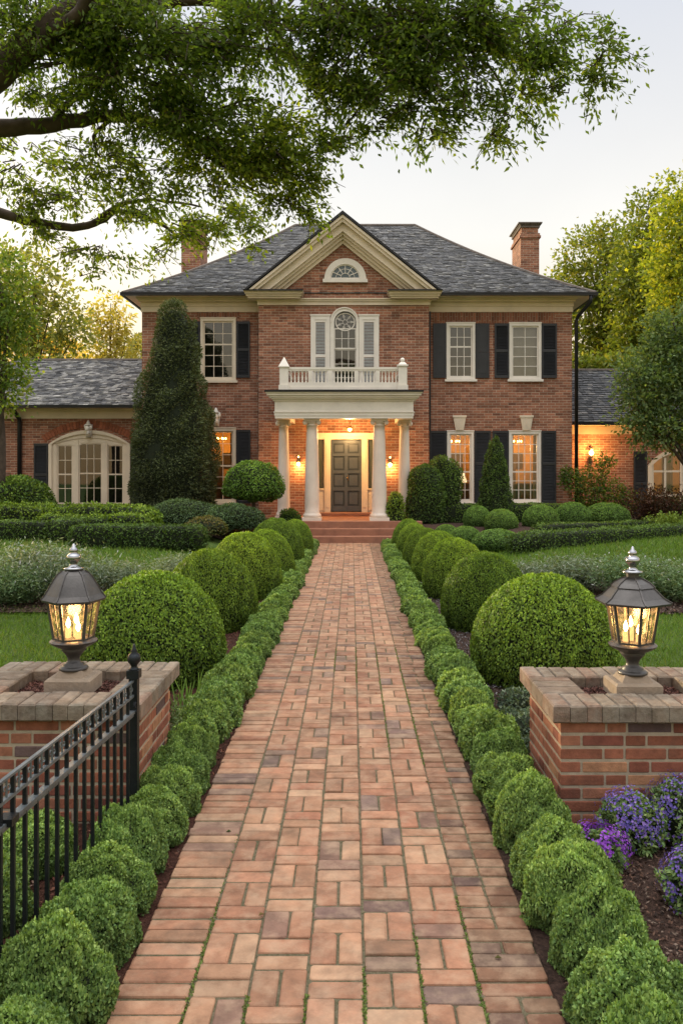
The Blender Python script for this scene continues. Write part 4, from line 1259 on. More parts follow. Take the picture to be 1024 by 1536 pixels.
# balustrade over the portico
bal = MB(); bY = 21.12
bal.box(-1.69, 1.27, bY - .05, bY + .05, 4.40, 4.46); bal.box(-1.69, 1.27, bY - .035, bY + .035, 4.36, 4.40)
bal.box(-1.69, 1.27, bY - .05, bY + .05, 3.95, 4.07); bal.box(-1.69, 1.27, bY - .07, bY + .07, 3.872, 3.95)
for x in (-1.72, 1.30):
    bal.box(x - .035, x + .035, bY, PY1 - .05, 4.40, 4.46); bal.box(x - .035, x + .035, bY, PY1 - .05, 3.88, 4.02)
bo = bal.build('balustrade', M['white'], house)
b = MB(); x = -1.73
b.box(x - .11, x + .11, bY - .11, bY + .11, 3.872, 4.45); b.box(x - .135, x + .135, bY - .135, bY + .135, 3.873, 4.0); b.box(x - .14, x + .14, bY - .14, bY + .14, 4.45, 4.48)
b.lathe(x, bY, [(.19, 4.48), (.012, 4.72)], 4, math.pi / 4); b.build('corner_post', M['white'], bo)
b = MB(); x = 1.31
b.box(x - .11, x + .11, bY - .11, bY + .11, 3.872, 4.48); b.box(x - .135, x + .135, bY - .135, bY + .135, 3.873, 4.0); b.box(x - .14, x + .14, bY - .14, bY + .14, 4.48, 4.52)
b.lathe(x, bY, [(.16, 4.52), (.10, 4.575), (.05, 4.60)], 4, math.pi / 4); b.smooth = True; b.sphere((x, bY, 4.65), .06); b.build('corner_post', M['white'], bo)
for x in (-1.06, -.55, .12, .68):
    b = MB(); b.box(x - .05, x + .05, bY - .045, bY + .045, 4.07, 4.36); b.box(x - .03, x + .03, bY - .05, bY + .05, 4.12, 4.31); b.build('panel_block', M['white'], bo)
first = None
for (a, c, n) in ((-1.6, -1.12, 5), (-1.0, -.61, 4), (-.49, .06, 6), (.18, .62, 5), (.74, 1.19, 5)):
    for i in range(n):
        x = a + (c - a) * (i + .5) / n
        if first is None:
            b = MB(); b.smooth = True
            b.lathe(x, bY, [(.026, 4.07), (.026, 4.09), (.013, 4.11), (.026, 4.16), (.022, 4.21), (.011, 4.28), (.02, 4.31), (.02, 4.325), (.026, 4.33), (.026, 4.36)], 10)
            first = b.build('baluster', M['white'], bo); fx = x
        else:
            o = first.copy(); COL.objects.link(o); o.parent = bo; o.location = (x - fx, 0, 0)

# steps and landing
st = MB(); st.bbox(-1.35, 1.45, 20.3, 20.62, -.05, .17, .012, bottom=True); st.build('step', M['step'], house)
st = MB(); st.bbox(-1.35, 1.45, 20.6, 20.92, .0, .34, .012, bottom=True); st.build('step', M['step'], house)
st = MB(); st.bbox(-2.15, 1.80, 20.9, 23.59, .0, .51, .012, bottom=True); st.build('landing', M['step'], house)
st = MB(); st.bbox(-.95, .62, 23.15, 23.75, .511, .605, .01, bottom=True); st.build('threshold', M['step'], house)

# door with sidelights
DX0, DX1, DZ0, DZ1, DY = -.60, .29, .62, 2.69, 23.74
b = MB()
for (a, c) in ((DX0 - .17, DX0), (DX1, DX1 + .17), (-1.05, -.985), (.675, .74)): b.box(a, c, 23.56, 23.78, .51, 2.70)
b.box(-1.06, .75, 23.55, 23.78, 2.70, 2.78); b.box(-1.10, .79, 23.51, 23.78, 2.78, 2.84); b.box(-1.13, .82, 23.47, 23.60, 2.84, 2.88)
for (a, c) in ((DX0 - .13, DX0 - .04), (DX1 + .04, DX1 + .13)): b.box(a, c, 23.54, 23.57, .75, 2.6)
for (a, c) in ((-.985, DX0 - .17), (DX1 + .17, .675)):
    b.box(a, c, 23.64, 23.78, .51, 1.25); b.box(a + .04, c - .04, 23.62, 23.65, .66, 1.15); b.box(a - .0, c + .0, 23.60, 23.66, 1.25, 1.29)
    b.box(a, a + .025, 23.64, 23.7, 1.29, 2.70); b.box(c - .025, c, 23.641, 23.7, 1.29, 2.70)
ds = b.build('door_surround', M['cream'], house)
for (a, c) in ((-.985, DX0 - .17), (DX1 + .17, .675)):
    b = MB(); b.poly([(a, 23.68, 1.29), (c, 23.68, 1.29), (c, 23.68, 2.7), (a, 23.68, 2.7)]); b.build('sidelight', M['darkpane'], ds)
b = MB(); b.box(DX0, DX1, DY, DY + .04, DZ0, DZ1)
xm = (DX0 + DX1) / 2; dr = b.build('door', M['door'], house); b = MB()
for (a, c) in ((DX0 + .0, DX0 + .07), (xm - .045, xm + .045), (DX1 - .07, DX1)): b.box(a, c, DY - .036, DY + .01, DZ0 + .001, DZ1)
zs = [DZ0, DZ0 + .16, DZ0 + .60, DZ0 + .70, DZ0 + 1.10, DZ0 + 1.19, DZ0 + 1.60, DZ0 + 1.68, DZ1 - .1, DZ1]
for i in range(0, 10, 2):
    for (a, c) in ((DX0 + .07, xm - .045), (xm + .045, DX1 - .07)): b.box(a, c, DY - .034, DY + .01, zs[i] + .002, zs[i + 1])
for i in range(1, 9, 2):
    for (a, c) in ((DX0 + .07, xm - .045), (xm + .045, DX1 - .07)): b.box(a + .045, c - .045, DY - .012, DY + .005, zs[i] + .05, zs[i + 1] - .05)
b.build('door_rails', M['doorrail'], dr)
b = MB(); b.smooth = True; b.lathe(xm + .035, DY - .05, [(.012, 1.565), (.024, 1.58), (.024, 1.60), (.01, 1.612)], 12); b.box(xm + .012, xm + .058, DY - .024, DY - .015, 1.50, 1.68); b.build('handle', M['brass'], dr)

# ceiling light of the portico and the wall lamps
b = MB(); b.smooth = True; b.lathe(-.05, 22.7, [(.11, 3.345), (.12, 3.36), (.02, 3.36)], 16); b.tube([(-.05, 22.7, 3.35), (-.05, 22.7, 3.0)], .01, 6); b.lathe(-.05, 22.7, [(.015, 3.02), (.12, 2.985), (.125, 2.97), (.02, 2.975)], 16)
cl = b.build('ceiling_lamp', M['brass'], house)
b = MB(); b.smooth = True; b.sphere((-.05, 22.7, 2.945), .055); b.build('globe', M['bulb'], cl)
glow('portico_glow', (-.05, 22.7, 2.82), 120, cl, (1, .58, .22), .09)

def wall_lamp(x, Y, z, power, name='wall_lamp', s=1.0):
    b = MB(); b.box(x - .045 * s, x + .045 * s, Y - .02, Y - .001, z - .1 * s, z + .16 * s)
    b.smooth = True
    b.tube([(x, Y - .02, z + .12 * s), (x, Y - .09, z + .17 * s), (x, Y - .14, z + .14 * s), (x, Y - .14, z + .09 * s)], .011, 6)
    b.lathe(x, Y - .14, [(.02, z + .11 * s), (.085 * s, z + .06 * s), (.09 * s, z + .05 * s), (.02, z + .055 * s)], 14)
    o = b.build(name, M['bronze'], house)
    b = MB(); b.smooth = True; b.sphere((x, Y - .14, z - .01), .055 * s); b.build('globe', M['bulb'], o)
    b = MB(); b.smooth = True; b.sphere((x, Y - .12, z + .2 * s), .022 * s); b.build('bulb', M['bulb'], o)
    glow('lamp_glow', (x, Y - .2, z - .12), power, o, (1, .50, .15), .06)
wall_lamp(PX(448, 23.6), 23.6, 2.0, 26)
wall_lamp(PX(584.5, 23.6), 23.6, 1.98, 26)
# lantern of the right wing
x, Y, z = PX(884, 25.5), 25.5, 2.30
b = MB(); b.box(x - .05, x + .05, Y - .02, Y - .001, z - .35, z - .05); b.smooth = True
b.tube([(x, Y - .02, z - .15), (x, Y - .12, z - .2), (x, Y - .16, z - .14), (x, Y - .16, z - .06)], .014, 6); b.lathe(x, Y - .16, [(.03, z - .1), (.075, z - .05), (.06, z - .045)], 10)
b.lathe(x, Y - .16, [(.09, z + .13), (.05, z + .18), (.02, z + .24)], 10)
o = b.build('wall_lamp', M['bronze'], house)
b = MB(); b.smooth = True; b.sphere((x, Y - .16, z + .05), .075); b.build('globe', M['bulb'], o)
glow('lamp_glow', (x, Y - .30, z + .12), 85, o, (1, .47, .13), .08)

# ---- roofs
def slates(b, e0, e1, r0, r1, prof, course=.125, wd=.18, th=.028, pal=None):
    """courses of slates from eave e0-e1 to ridge r0-r1; prof maps 0..1 along the run to 0..1 of the rise"""
    e0, e1, r0, r1 = map(Vector, (e0, e1, r0, r1))
    run = ((r0 + r1) / 2 - (e0 + e1) / 2)
    L = run.length; n = int(L / course)
    up = (e1 - e0).cross(run).normalized()
    if up.z < 0: up = -up
    def pt(u, t):
        a = e0.lerp(r0, t); c = e1.lerp(r1, t)
        p = a.lerp(c, u); p.z = e0.z + (r0.z - e0.z) * prof(t)
        return p
    b.col = (.03, .032, .036)
    m = 10
    for i in range(m):
        b.poly([pt(0, i / m) - up * .012, pt(1, i / m) - up * .012, pt(1, (i + 1) / m) - up * .012, pt(0, (i + 1) / m) - up * .012])
    tones = pal or [(.15, .15, .155), (.118, .118, .124), (.195, .19, .186), (.085, .086, .09), (.25, .245, .235)]
    for i in range(n):
        t0, t1 = i / n, min(1, (i + 1.25) / n)
        W = (e0.lerp(r0, t0) - e1.lerp(r1, t0)).length
        k = max(1, int(W / wd)); off = rnd.random() * .8
        edges = [0] + [min(1, max(0, (q + off + rnd.uniform(-.18, .18)) / k)) for q in range(k)] + [1]
        edges = sorted(set(edges))
        for ua, ub in zip(edges[:-1], edges[1:]):
            if ub - ua < .15 / k: continue
            gap = .006 / max(W, .1)
            c = rnd.choices(tones, [.34, .26, .2, .12, .08])[0]; s_ = rnd.uniform(.8, 1.2)
            b.col = (c[0] * s_, c[1] * s_, c[2] * s_)
            d_ = rnd.uniform(-.12, .08) / n * (i > 0); lift = th * rnd.uniform(.8, 1.5)
            A, B = pt(ua + gap, max(0, t0 + d_)), pt(ub - gap, max(0, t0 + d_ + rnd.uniform(-.02, .02) / n)); C, D = pt(ub - gap, t1), pt(ua + gap, t1)
            A2, B2 = A + up * lift, B + up * lift
            n0 = len(b.v); b.v.extend([tuple(p) for p in (A, B, C + up * .004, D + up * .004, A2, B2)])
            b.face([n0 + 4, n0 + 5, n0 + 2, n0 + 3]); b.face([n0, n0 + 1, n0 + 5, n0 + 4]); b.face([n0, n0 + 4, n0 + 3]); b.face([n0 + 1, n0 + 2, n0 + 5])


flare = lambda t: t * .80 + .20 * t * t if t > 0 else 0
b = MB()
E = [(-6.58, 23.58, 6.90), (7.02, 23.58, 6.90), (7.02, 33.2, 6.90), (-6.58, 33.2, 6.90)]
R0, R1 = (-1.94, 28.4, 10.28), (2.19, 28.4, 10.28)
slates(b, E[0], E[1], R0, R1, flare); slates(b, E[1], E[2], R1, R1, flare); slates(b, E[3], E[0], R0, R0, flare)
b.col = (.1, .1, .11); b.poly([E[2], E[3], R0, R1])
roof = b.build('roof', M['slate'], house)
hb = MB()
def hipline(mb, a, c, prof, r=.05, n=16):
    a, c = Vector(a), Vector(c); pts = []
    for i in range(n + 1):
        t = i / n; p = a.lerp(c, t); p.z = a.z + (c.z - a.z) * prof(t) + .02; pts.append(p)
    mb.tube(pts, r, 6)
lin = lambda t: t
hipline(hb, E[0], R0, flare); hipline(hb, E[1], R1, flare); hipline(hb, R0, R1, lin)
M['hip'] = mat_plain('weathered hip tile', (.17, .14, .12), .8, nscale=6, var=.4, bump=.4)
hb.build('hip_cap', M['hip'], roof)
def chimney(name, x0, x1, y0, y1, z0, z1):
    b = MB(); b.box(x0, x1, y0, y1, z0, z1 - .52); b.box(x0 - .05, x1 + .05, y0 - .05, y1 + .05, z1 - .52, z1 - .44); b.box(x0 - .02, x1 - .02 + .04, y0 - .02, y1 + .02, z1 - .44, z1 - .36)
    b.box(x0 + .03, x1 - .03, y0 + .03, y1 - .03, z1 - .36, z1 - .12)
    o = b.build('chimney', M['brick'], roof)
    b = MB(); b.box(x0 - .02, x1 + .02, y0 - .02, y1 + .02, z1 - .16, z1 - .11)
    n = len(b.v); e = .08
    b.box(x0 + .02, x1 - .02, y0 + .02, y1 - .02, z1 - .11, z1 - .04)
    for i in (4, 5, 6, 7):
        vx, vy, vz = b.v[n + i]; b.v[n + i] = (vx + (e if i in (5, 6) else -e), vy + (e if i in (6, 7) else -e), vz)
    b.box(x0 - .09, x1 + .09, y0 - .09, y1 + .09, z1 - .04, z1)
    b.build('chimney_cap', M['hip'], o)
chimney('chimney', 5.77, 6.40, 28.0, 29.5, 7.2, 10.27)
chimney('chimney', -5.80, -5.14, 28.0, 29.3, 7.2, 10.35)
# gutters and downspouts
strip('gutter', [(-6.62, -2.95, 23.47, 23.58, 6.83, 6.905), (-6.62, -2.95, 23.455, 23.475, 6.885, 6.912)], 'gutter')
strip('gutter', [(2.48, 7.06, 23.47, 23.58, 6.83, 6.905), (2.48, 7.06, 23.455, 23.475, 6.885, 6.912)], 'gutter')
strip('gutter', [(-6.62, -6.55, 23.59, 33, 6.83, 6.905)], 'gutter'); strip('gutter', [(6.99, 7.06, 23.59, 33, 6.83, 6.905)], 'gutter')
b = MB(); b.smooth = True; b.tube([(6.86, 23.53, 6.84), (6.86, 23.56, 6.66), (6.62, 23.98, 6.32), (6.58, 24.03, 6.2), (6.58, 24.03, .5)], .055, 8); b.build('downspout', M['gutter'], house)
b = MB(); b.tube([(2.28, 24.04, 6.46), (2.28, 24.04, 2.95)], .042, 8); b.build('downspout', M['gutter'], house)
b = MB(); b.tube([(-2.71, 24.06, 6.46), (-2.71, 24.06, .4)], .02, 6); b.build('downspout', M['gutter'], house)
# left wing roof
b = MB(); slates(b, (-14.9, 25.08, 3.80), (-6.16, 25.08, 3.80), (-11.7, 29.0, 5.70), (-6.16, 29.0, 5.70), lin, course=.13, pal=[(.21, .205, .20), (.12, .12, .125), (.30, .29, .275), (.07, .07, .075), (.42, .405, .38)])
slates(b, (-14.9, 33, 3.80), (-14.9, 25.08, 3.80), (-11.7, 29.01, 5.70), (-11.7, 29.0, 5.70), lin)
b.col = (.1, .1, .1); b.poly([(-6.16, 33, 3.8), (-14.9, 33, 3.8), (-11.7, 29, 5.7), (-6.16, 29, 5.7)])
wr = b.build('wing_roof', M['slate'], house)
hb = MB(); hipline(hb, (-11.7, 29, 5.7), (-6.16, 29, 5.7), lin); hipline(hb, (-14.9, 25.08, 3.8), (-11.7, 29, 5.7), lin); hb.build('hip_cap', M['hip'], wr)
strip('gutter', [(-14.95, -6.16, 24.97, 25.08, 3.72, 3.80)], 'gutter')
strip('cornice', [(-14.5, -6.16, 25.46, 25.52, 3.42, 3.66), (-14.5, -6.16, 25.40, 25.52, 3.66, 3.72), (-14.9, -6.16, 25.05, 25.52, 3.721, 3.745)])
b = MB(); b.smooth = True; x = PX(27, 25.3); b.tube([(x - .06, 25.03, 3.74), (x - .04, 25.1, 3.62), (x, 25.41, 3.42), (x, 25.44, 3.3), (x, 25.44, .4)], .07, 8); b.build('downspout', M['gutter'], house)
# right wing roof
b = MB(); slates(b, (6.48, 25.08, 3.28), (14.0, 25.08, 3.28), (6.48, 28.0, 5.22), (11.4, 28.0, 5.22), lin, course=.13, pal=[(.10, .102, .112), (.075, .078, .088), (.14, .138, .14), (.055, .056, .062), (.20, .19, .185)])
slates(b, (14.0, 25.08, 3.28), (14.0, 31, 3.28), (11.4, 28.0, 5.22), (11.4, 28.01, 5.22), lin)
b.col = (.1, .1, .1); b.poly([(14.0, 31, 3.28), (6.48, 31, 3.28), (6.48, 28, 5.22), (11.4, 28, 5.22)])
wr = b.build('wing_roof', M['slate'], house)
hb = MB(); hipline(hb, (6.48, 28, 5.22), (11.4, 28, 5.22), lin); hb.build('hip_cap', M['hip'], wr)
strip('gutter', [(6.66, 14.05, 24.96, 25.08, 3.19, 3.28)], 'gutter')
strip('cornice', [(6.48, 13.5, 25.45, 25.52, 2.93, 3.14), (6.48, 13.5, 25.40, 25.52, 3.14, 3.19), (6.48, 13.9, 25.04, 25.52, 3.191, 3.215)])

# arched window of the left wing
x0, x1, z0, zc, zs_ = ARW
b = MB(); W_ = .22
po = arch_pts(x0, x1, zs_, zc, 24); pi_ = arch_pts(x0 + W_, x1 - W_, zs_ + .02, zc - .24, 24); pm = arch_pts(x0 + .10, x1 - .10, zs_ + .01, zc - .11, 24)
for i in range(24):
    b.prism_y([pm[i + 1], pm[i], po[i], po[i + 1]], 25.44, 25.58); b.prism_y([pi_[i + 1], pi_[i], pm[i], pm[i + 1]], 25.49, 25.58)
for (a, c, y_) in ((x0, x0 + .10, 25.44), (x0 + .10, x0 + W_, 25.49), (x1 - .10, x1, 25.44), (x1 - W_, x1 - .10, 25.49)): b.box(a, c, y_, 25.58, z0, zs_ + .01)
G3 = [(PX(86, 25.5), PX(109, 25.5)), (PX(118, 25.5), PX(153, 25.5)), (PX(161, 25.5), PX(185, 25.5))]
b.box(G3[0][1], G3[1][0], 25.50, 25.60, z0, 2.74); b.box(G3[1][1], G3[2][0], 25.50, 25.60, z0, 2.74)
b.box(x0 + W_, G3[0][0] + .004, 25.505, 25.6, z0, 2.6); b.box(G3[2][1] - .004, x1 - W_, 25.505, 25.6, z0, 2.6)
# head board between sash tops and the arch
for (a, c) in zip(pi_[:-1], pi_[1:]):
    zt = 2.60 if (a[0] < G3[1][0] or a[0] > G3[1][1] - .05) else 2.66
    if min(a[1], c[1]) > zt: b.prism_y([(a[0], zt), (c[0], zt), c, a], 25.515, 25.59)
aw = b.build('arched_window', M['cream'], house)
for (a, c), n, zt in zip(G3, (2, 3, 2), (2.60, 2.66, 2.60)):
    b = MB(); sash_bars(b, a, c, z0 + .02, zt, 25.53, n, 4, 2, .035, .02); b.build('sash', M['cream'], aw)
b = MB(); b.poly([(x0 + W_ - .02, 25.555, z0), (x1 - W_ + .02, 25.555, z0), (x1 - W_ + .02, 25.555, 2.66), (x0 + W_ - .02, 25.555, 2.66)]); b.build('pane', M['glass'], aw)
room(aw, x0, x1, z0, zc, 25.63, M['room'], 2.5)
shutter(PX(52, 25.5), PX(73, 25.5), .70, 2.64, 25.5)
shutter(PX(197, 25.5), PX(211, 25.5), .70, 2.64, 25.5)
# arched doorway of the right wing
x0, x1, z0, zc, zs_ = ARD
b = MB(); po = arch_pts(x0, x1, zs_, zc, 24); pi_ = arch_pts(x0 + .13, x1 - .13, zs_, zc - .13, 24)
for i in range(24): b.prism_y([pi_[i + 1], pi_[i], po[i], po[i + 1]], 25.44, 25.58)
b.box(x0, x0 + .13, 25.44, 25.58, z0, zs_); b.box(x1 - .13, x1, 25.44, 25.58, z0, zs_)
ad = b.build('arched_doorway', M['cream'], house)
b = MB()
for x in (x0 + .13, x0 + .52, x0 + 1.02, x0 + 1.08, x0 + 1.52): b.box(x, x + .07, 25.50, 25.56, z0, zs_ + .25)
for z in (z0, 1.0, 1.75): b.box(x0 + .13, x1 - .13, 25.505, 25.555, z, z + .06)
b.build('sash', M['cream'], ad)
b = MB(); b.poly([(x, 25.53, z) for x, z in [(x0 + .1, z0), (x1 - .1, z0)] + pi_[::-1]]); b.build('pane', M['glass'], ad)
room(ad, x0, x1, z0, zc, 25.63, M['warmroom'], 2.2); curtain(ad, x0 + .6, x0 + .95, z0, 2.3, 25.9)
glow('window_glow', (x0 + 1.2, 26.6, 2.0), 22, ad, (1, .6, .28), .12)
shutter(PX(949, 25.5), PX(969, 25.5), .40, 2.40, 25.5)

# ------------------------------------------------------------------ brick pillars
PIER = [(.30, .11, .065), (.245, .085, .055), (.36, .15, .09), (.21, .072, .05), (.13, .085, .08), (.44, .22, .12)]


def pier(X0, X1, Y0, Y1, label, cap_over=.05, zt=.53, cz=.622):
    root = empty('brick_pillar', ((X0 + X1) / 2, (Y0 + Y1) / 2, 0)); tag(root, label, 'pillar', 'low brick pillars either side of the path')
    m = MB(); m.box(X0 + .0035, X1 - .0035, Y0 + .0035, Y1 - .0035, -.1, zt); m.build('mortar_core', M['mortar'], root)
    b = MB(); H = .0665; gap = .013; n = int(round((zt + .06) / H))
    def face(a0, a1, put):
        for r in range(n):
            z1 = zt - r * H - gap * .5; z0 = z1 - H + gap
            a = a0; k = 0
            while a < a1 - .012:
                L = (.222 if (k + r) % 2 == 0 else .108) * rnd.uniform(.93, 1.07)
                if k == 0 and r % 2: L = .106
                e = min(a + L, a1)
                if a1 - e < .05: e = a1
                c = rnd.choices(PIER, [.32, .25, .17, .14, .06, .06])[0]; s = rnd.uniform(.82, 1.18); b.col = tuple(v * s for v in c)
                j = rnd.uniform(-.002, .002)
                put(a + gap * .5 * (a > a0), e - gap * .5 * (e < a1), z0 + rnd.uniform(-.001, .001), z1 + rnd.uniform(-.001, .001), j)
                a = e; k += 1
    def rbox(x0, x1, y0, y1, z0, z1): b.bbox(x0, x1, y0, y1, z0, z1, .0045, bottom=True)
    face(X0, X1, lambda a, e, z0, z1, j: rbox(a, e, Y0 + j, Y0 + .05, z0, z1))
    face(X0, X1, lambda a, e, z0, z1, j: rbox(a, e, Y1 - .05, Y1 + j, z0, z1))
    face(Y0 + .052, Y1 - .052, lambda a, e, z0, z1, j: rbox(X0 + j, X0 + .05, a, e, z0, z1))
    face(Y0 + .052, Y1 - .052, lambda a, e, z0, z1, j: rbox(X1 - .05, X1 + j, a, e, z0, z1))
    b.build('brickwork', M['pier'], root)
    # coping: bricks on edge round an open planting well
    c = MB(); cw = .235; o = cap_over
    CO = [(.22, .17, .125), (.195, .15, .115), (.245, .19, .14), (.17, .135, .105), (.225, .15, .11)]
    def cbrick(x0, x1, y0, y1):
        q = rnd.choice(CO); s = rnd.uniform(.85, 1.15); c.col = tuple(v * s for v in q)
        t = [rnd.uniform(-.002, .002) for _ in range(4)]
        c.bbox(x0 + .0014, x1 - .0014, y0 + .0014, y1 - .0014, zt + .002, cz + rnd.uniform(-.003, .003), .008, t, True)
    x0, x1, y0, y1 = X0 - o, X1 + o, Y0 - o, Y1 + o
    for (ya, yb) in ((y0, y0 + cw), (y1 - cw, y1)):
        x = x0
        while x < x1 - .02:
            e = min(x1, x + .083 * rnd.uniform(.9, 1.1)); e = x1 if x1 - e < .045 else e
            cbrick(x, e, ya + rnd.uniform(-.003, .003), yb); x = e
    for (xa_, xb_) in ((x0, x0 + cw), (x1 - cw, x1)):
        y = y0 + cw
        while y < y1 - cw - .01:
            e = min(y1 - cw, y + .14 * rnd.uniform(.9, 1.1)); e = y1 - cw if y1 - cw - e < .05 else e
            cbrick(xa_, xb_, y, e); y = e
    c.build('coping', M['coping'], root)
    s = MB(); s.poly([(x0 + cw - .01, y0 + cw - .01, .555), (x1 - cw + .01, y0 + cw - .01, .555), (x1 - cw + .01, y1 - cw + .01, .555), (x0 + cw - .01, y1 - cw + .01, .555)])
    s.build('soil', M['soil'], root)
    g = np.random.default_rng(int(X1 * 100) % 97 + 500); k = 2600
    p = np.stack([g.uniform(x0 + cw, x1 - cw, k), g.uniform(y0 + cw, y1 - cw, k), .557 + g.random(k) * .008], 1)
    q = leaves(p, np.tile([0, 0, 1.0], (k, 1)), .02, .009, g, .45, .05)
    o_ = link('bark_mulch', quad_mesh('bark_mulch', q - np.array(root.location), mix_cols(g, k, [(.17, .075, .06), (.11, .05, .04), (.24, .12, .09), (.07, .035, .03)]), [M['chip']]), root)
    o_['kind'] = 'stuff'
    return root


pier(1.058, 2.02, 4.155, 4.88, 'low brick pillar with planter coping right of the path, purple flowers at its foot')
pier(-2.06, -1.11, 4.19, 5.02, 'low brick pillar with planter coping left of the path behind the iron railing')


# ------------------------------------------------------------------ lanterns
def lantern(X, Y, label, rot, tall_roof, seed):
    r = random.Random(seed)
    root = empty('post_lantern', (X, Y, .556), 0); tag(root, label, 'lantern', 'bronze lanterns on the brick pillars')
    def hexa(rad, z): return [(X + rad * math.cos(rot + k * math.pi / 3), Y + rad * math.sin(rot + k * math.pi / 3), z) for k in range(6)]
    b = MB(); b.bbox(X - .125, X + .125, Y - .115, Y + .115, .556, .655, .012, bottom=True)
    n = len(b.v); b.box(X - .085, X + .085, Y - .085, Y + .085, .652, .690)
    for i in (4, 5, 6, 7):
        vx, vy, vz = b.v[n + i]; b.v[n + i] = (X + (vx - X) * .72, Y + (vy - Y) * .72, vz)
    b.build('stone_base', M['stone'], root)
    b = MB(); b.smooth = True
    b.lathe(X, Y, [(.078, .688), (.080, .698), (.070, .706), (.056, .711), (.058, .719), (.038, .730), (.033, .748), (.038, .764), (.056, .786), (.068, .800), (.064, .805), (.070, .810)], 26)
    b.build('pedestal', M['bronze'], root)
    b = MB(); b.lathe(X, Y, [(.070, .809), (.100, .824), (.124, .838), (.130, .848), (.120, .855), (.110, .860)], 24); b.smooth = False
    b.build('tray', M['bronze'], root)
    zb, zt, rb, rt = .860, 1.078, .104, .138
    lo, hi = hexa(rb, zb), hexa(rt, zt)
    b = MB()
    for k in range(6):
        b.bar(lo[k], hi[k], .014, .014); k2 = (k + 1) % 6
        b.bar(lo[k], lo[k2], .014, .018); b.bar(hi[k], hi[k2], .016, .022)
        m0 = [(lo[k][i] + lo[k2][i]) / 2 for i in range(3)]; m1 = [(hi[k][i] + hi[k2][i]) / 2 for i in range(3)]
        if not tall_roof or k % 2: b.bar(m0, m1, .006, .006)
    b.build('frame', M['bronze'], root)
    li, hi2 = hexa(rb - .006, zb + .004), hexa(rt - .006, zt - .004)
    for k in range(6):
        k2 = (k + 1) % 6; b = MB(); b.poly([li[k], li[k2], hi2[k2], hi2[k]]); b.build('glass_pane', M['lampglass'], root)
    # swept six sided roof
    prof = [(.200, 1.075), (.206, 1.086), (.165, 1.108), (.135, 1.138), (.112, 1.160), (.118, 1.164), (.095, 1.185), (.060, 1.205), (.034, 1.214), (.034, 1.240)] if not tall_roof else \
           [(.168, 1.070), (.174, 1.082), (.152, 1.108), (.132, 1.145), (.112, 1.180), (.096, 1.205), (.085, 1.220), (.060, 1.238), (.035, 1.246)]
    b = MB(); b.lathe(X, Y, prof, 6, rot)
    for k in range(6):
        for (ra, za), (rb_, zb_) in zip(prof[1:-2], prof[2:-1]):
            a = rot + k * math.pi / 3
            b.bar((X + ra * math.cos(a), Y + ra * math.sin(a), za + .003), (X + rb_ * math.cos(a), Y + rb_ * math.sin(a), zb_ + .003), .007, .006)
    b.build('lantern_roof', M['bronze'], root)
    b = MB(); b.smooth = True; z = prof[-1][1]
    b.lathe(X, Y, [(.052, z), (.056, z + .008), (.03, z + .014), (.018, z + .028), (.020, z + .036), (.034, z + .052), (.040, z + .068), (.034, z + .083), (.018, z + .094), (.024, z + .102), (.022, z + .116), (.010, z + .128), (.006, z + .142), (.001, z + .146)], 16)
    b.build('finial', M['chrome'], root)
    for (dx, dy, h) in ((-.034, .01, .055), (.030, -.014, .04), (.002, .038, .075)):
        b = MB(); b.smooth = True; b.lathe(X + dx, Y + dy, [(.017, .862), (.017, .862 + h)], 12); cn = b.build('candle', M['candle'], root)
        b = MB(); b.smooth = True; z = .862 + h
        b.lathe(X + dx, Y + dy, [(.004, z), (.013, z + .018), (.011, z + .034), (.004, z + .052), (.0005, z + .062)], 10); b.build('flame', M['flame'], cn)
    glow('lantern_glow', (X, Y, 1.02), 5.0, root, (1, .56, .2), .04)


lantern(1.54, 4.50, 'lit bronze lantern with flared swept roof on the right brick pillar', R(30), False, 1)
lantern(-1.556, 4.60, 'lit bronze lantern with taller domed roof on the left brick pillar', R(18), True, 2)

# ------------------------------------------------------------------ iron railing
fa, fb = Vector((-1.075, 4.06, 0)), Vector((-1.215, 2.05, 0))
fence = empty('iron_railing', fa); tag(fence, 'black wrought iron railing with finial post and scrolled band beside the left pillar', 'railing')
def fp(t, z): p = fa.lerp(fb, t); return Vector((p.x, p.y, z))
b = MB(); b.box(fa.x - .021, fa.x + .021, fa.y - .021, fa.y + .021, -.05, .78); b.box(fa.x - .030, fa.x + .030, fa.y - .030, fa.y + .030, .775, .815)
b.smooth = True; b.lathe(fa.x, fa.y, [(.027, .815), (.022, .822), (.014, .830), (.018, .84), (.030, .855), (.034, .872), (.028, .890), (.014, .900), (.017, .908), (.010, .918), (.007, .935), (.001, .945)], 14)
b.build('post', M['iron'], fence)
b = MB(); b.bar(fp(0, .762), fp(1, .762), .015, .009); b.build('top_rail', M['railiron'], fence)
b = MB(); b.bar(fp(0, .690), fp(1, .690), .016, .012); b.build('middle_rail', M['railiron'], fence)
b = MB(); b.bar(fp(.0, .612), fp(1, .612), .028, .014); b.bar(fp(.0, .600), fp(1, .600), .014, .02); b.build('lower_rail', M['railiron'], fence)
b = MB(); q = fp(.0, .612); b.smooth = True
for i in range(22):
    a = i / 21 * 5.2; a2 = (i + 1) / 21 * 5.2; r_ = .028 - .02 * i / 22
    b.bar((q.x + .012, q.y - .03 + r_ * math.sin(a), .612 + .03 - r_ * math.cos(a)), (q.x + .012, q.y - .03 + r_ * math.sin(a2), .612 + .03 - r_ * math.cos(a2)), .012, .008)
b.build('end_scroll', M['iron'], fence)
Lf = (fb - fa).length; npk = int(Lf / .089)
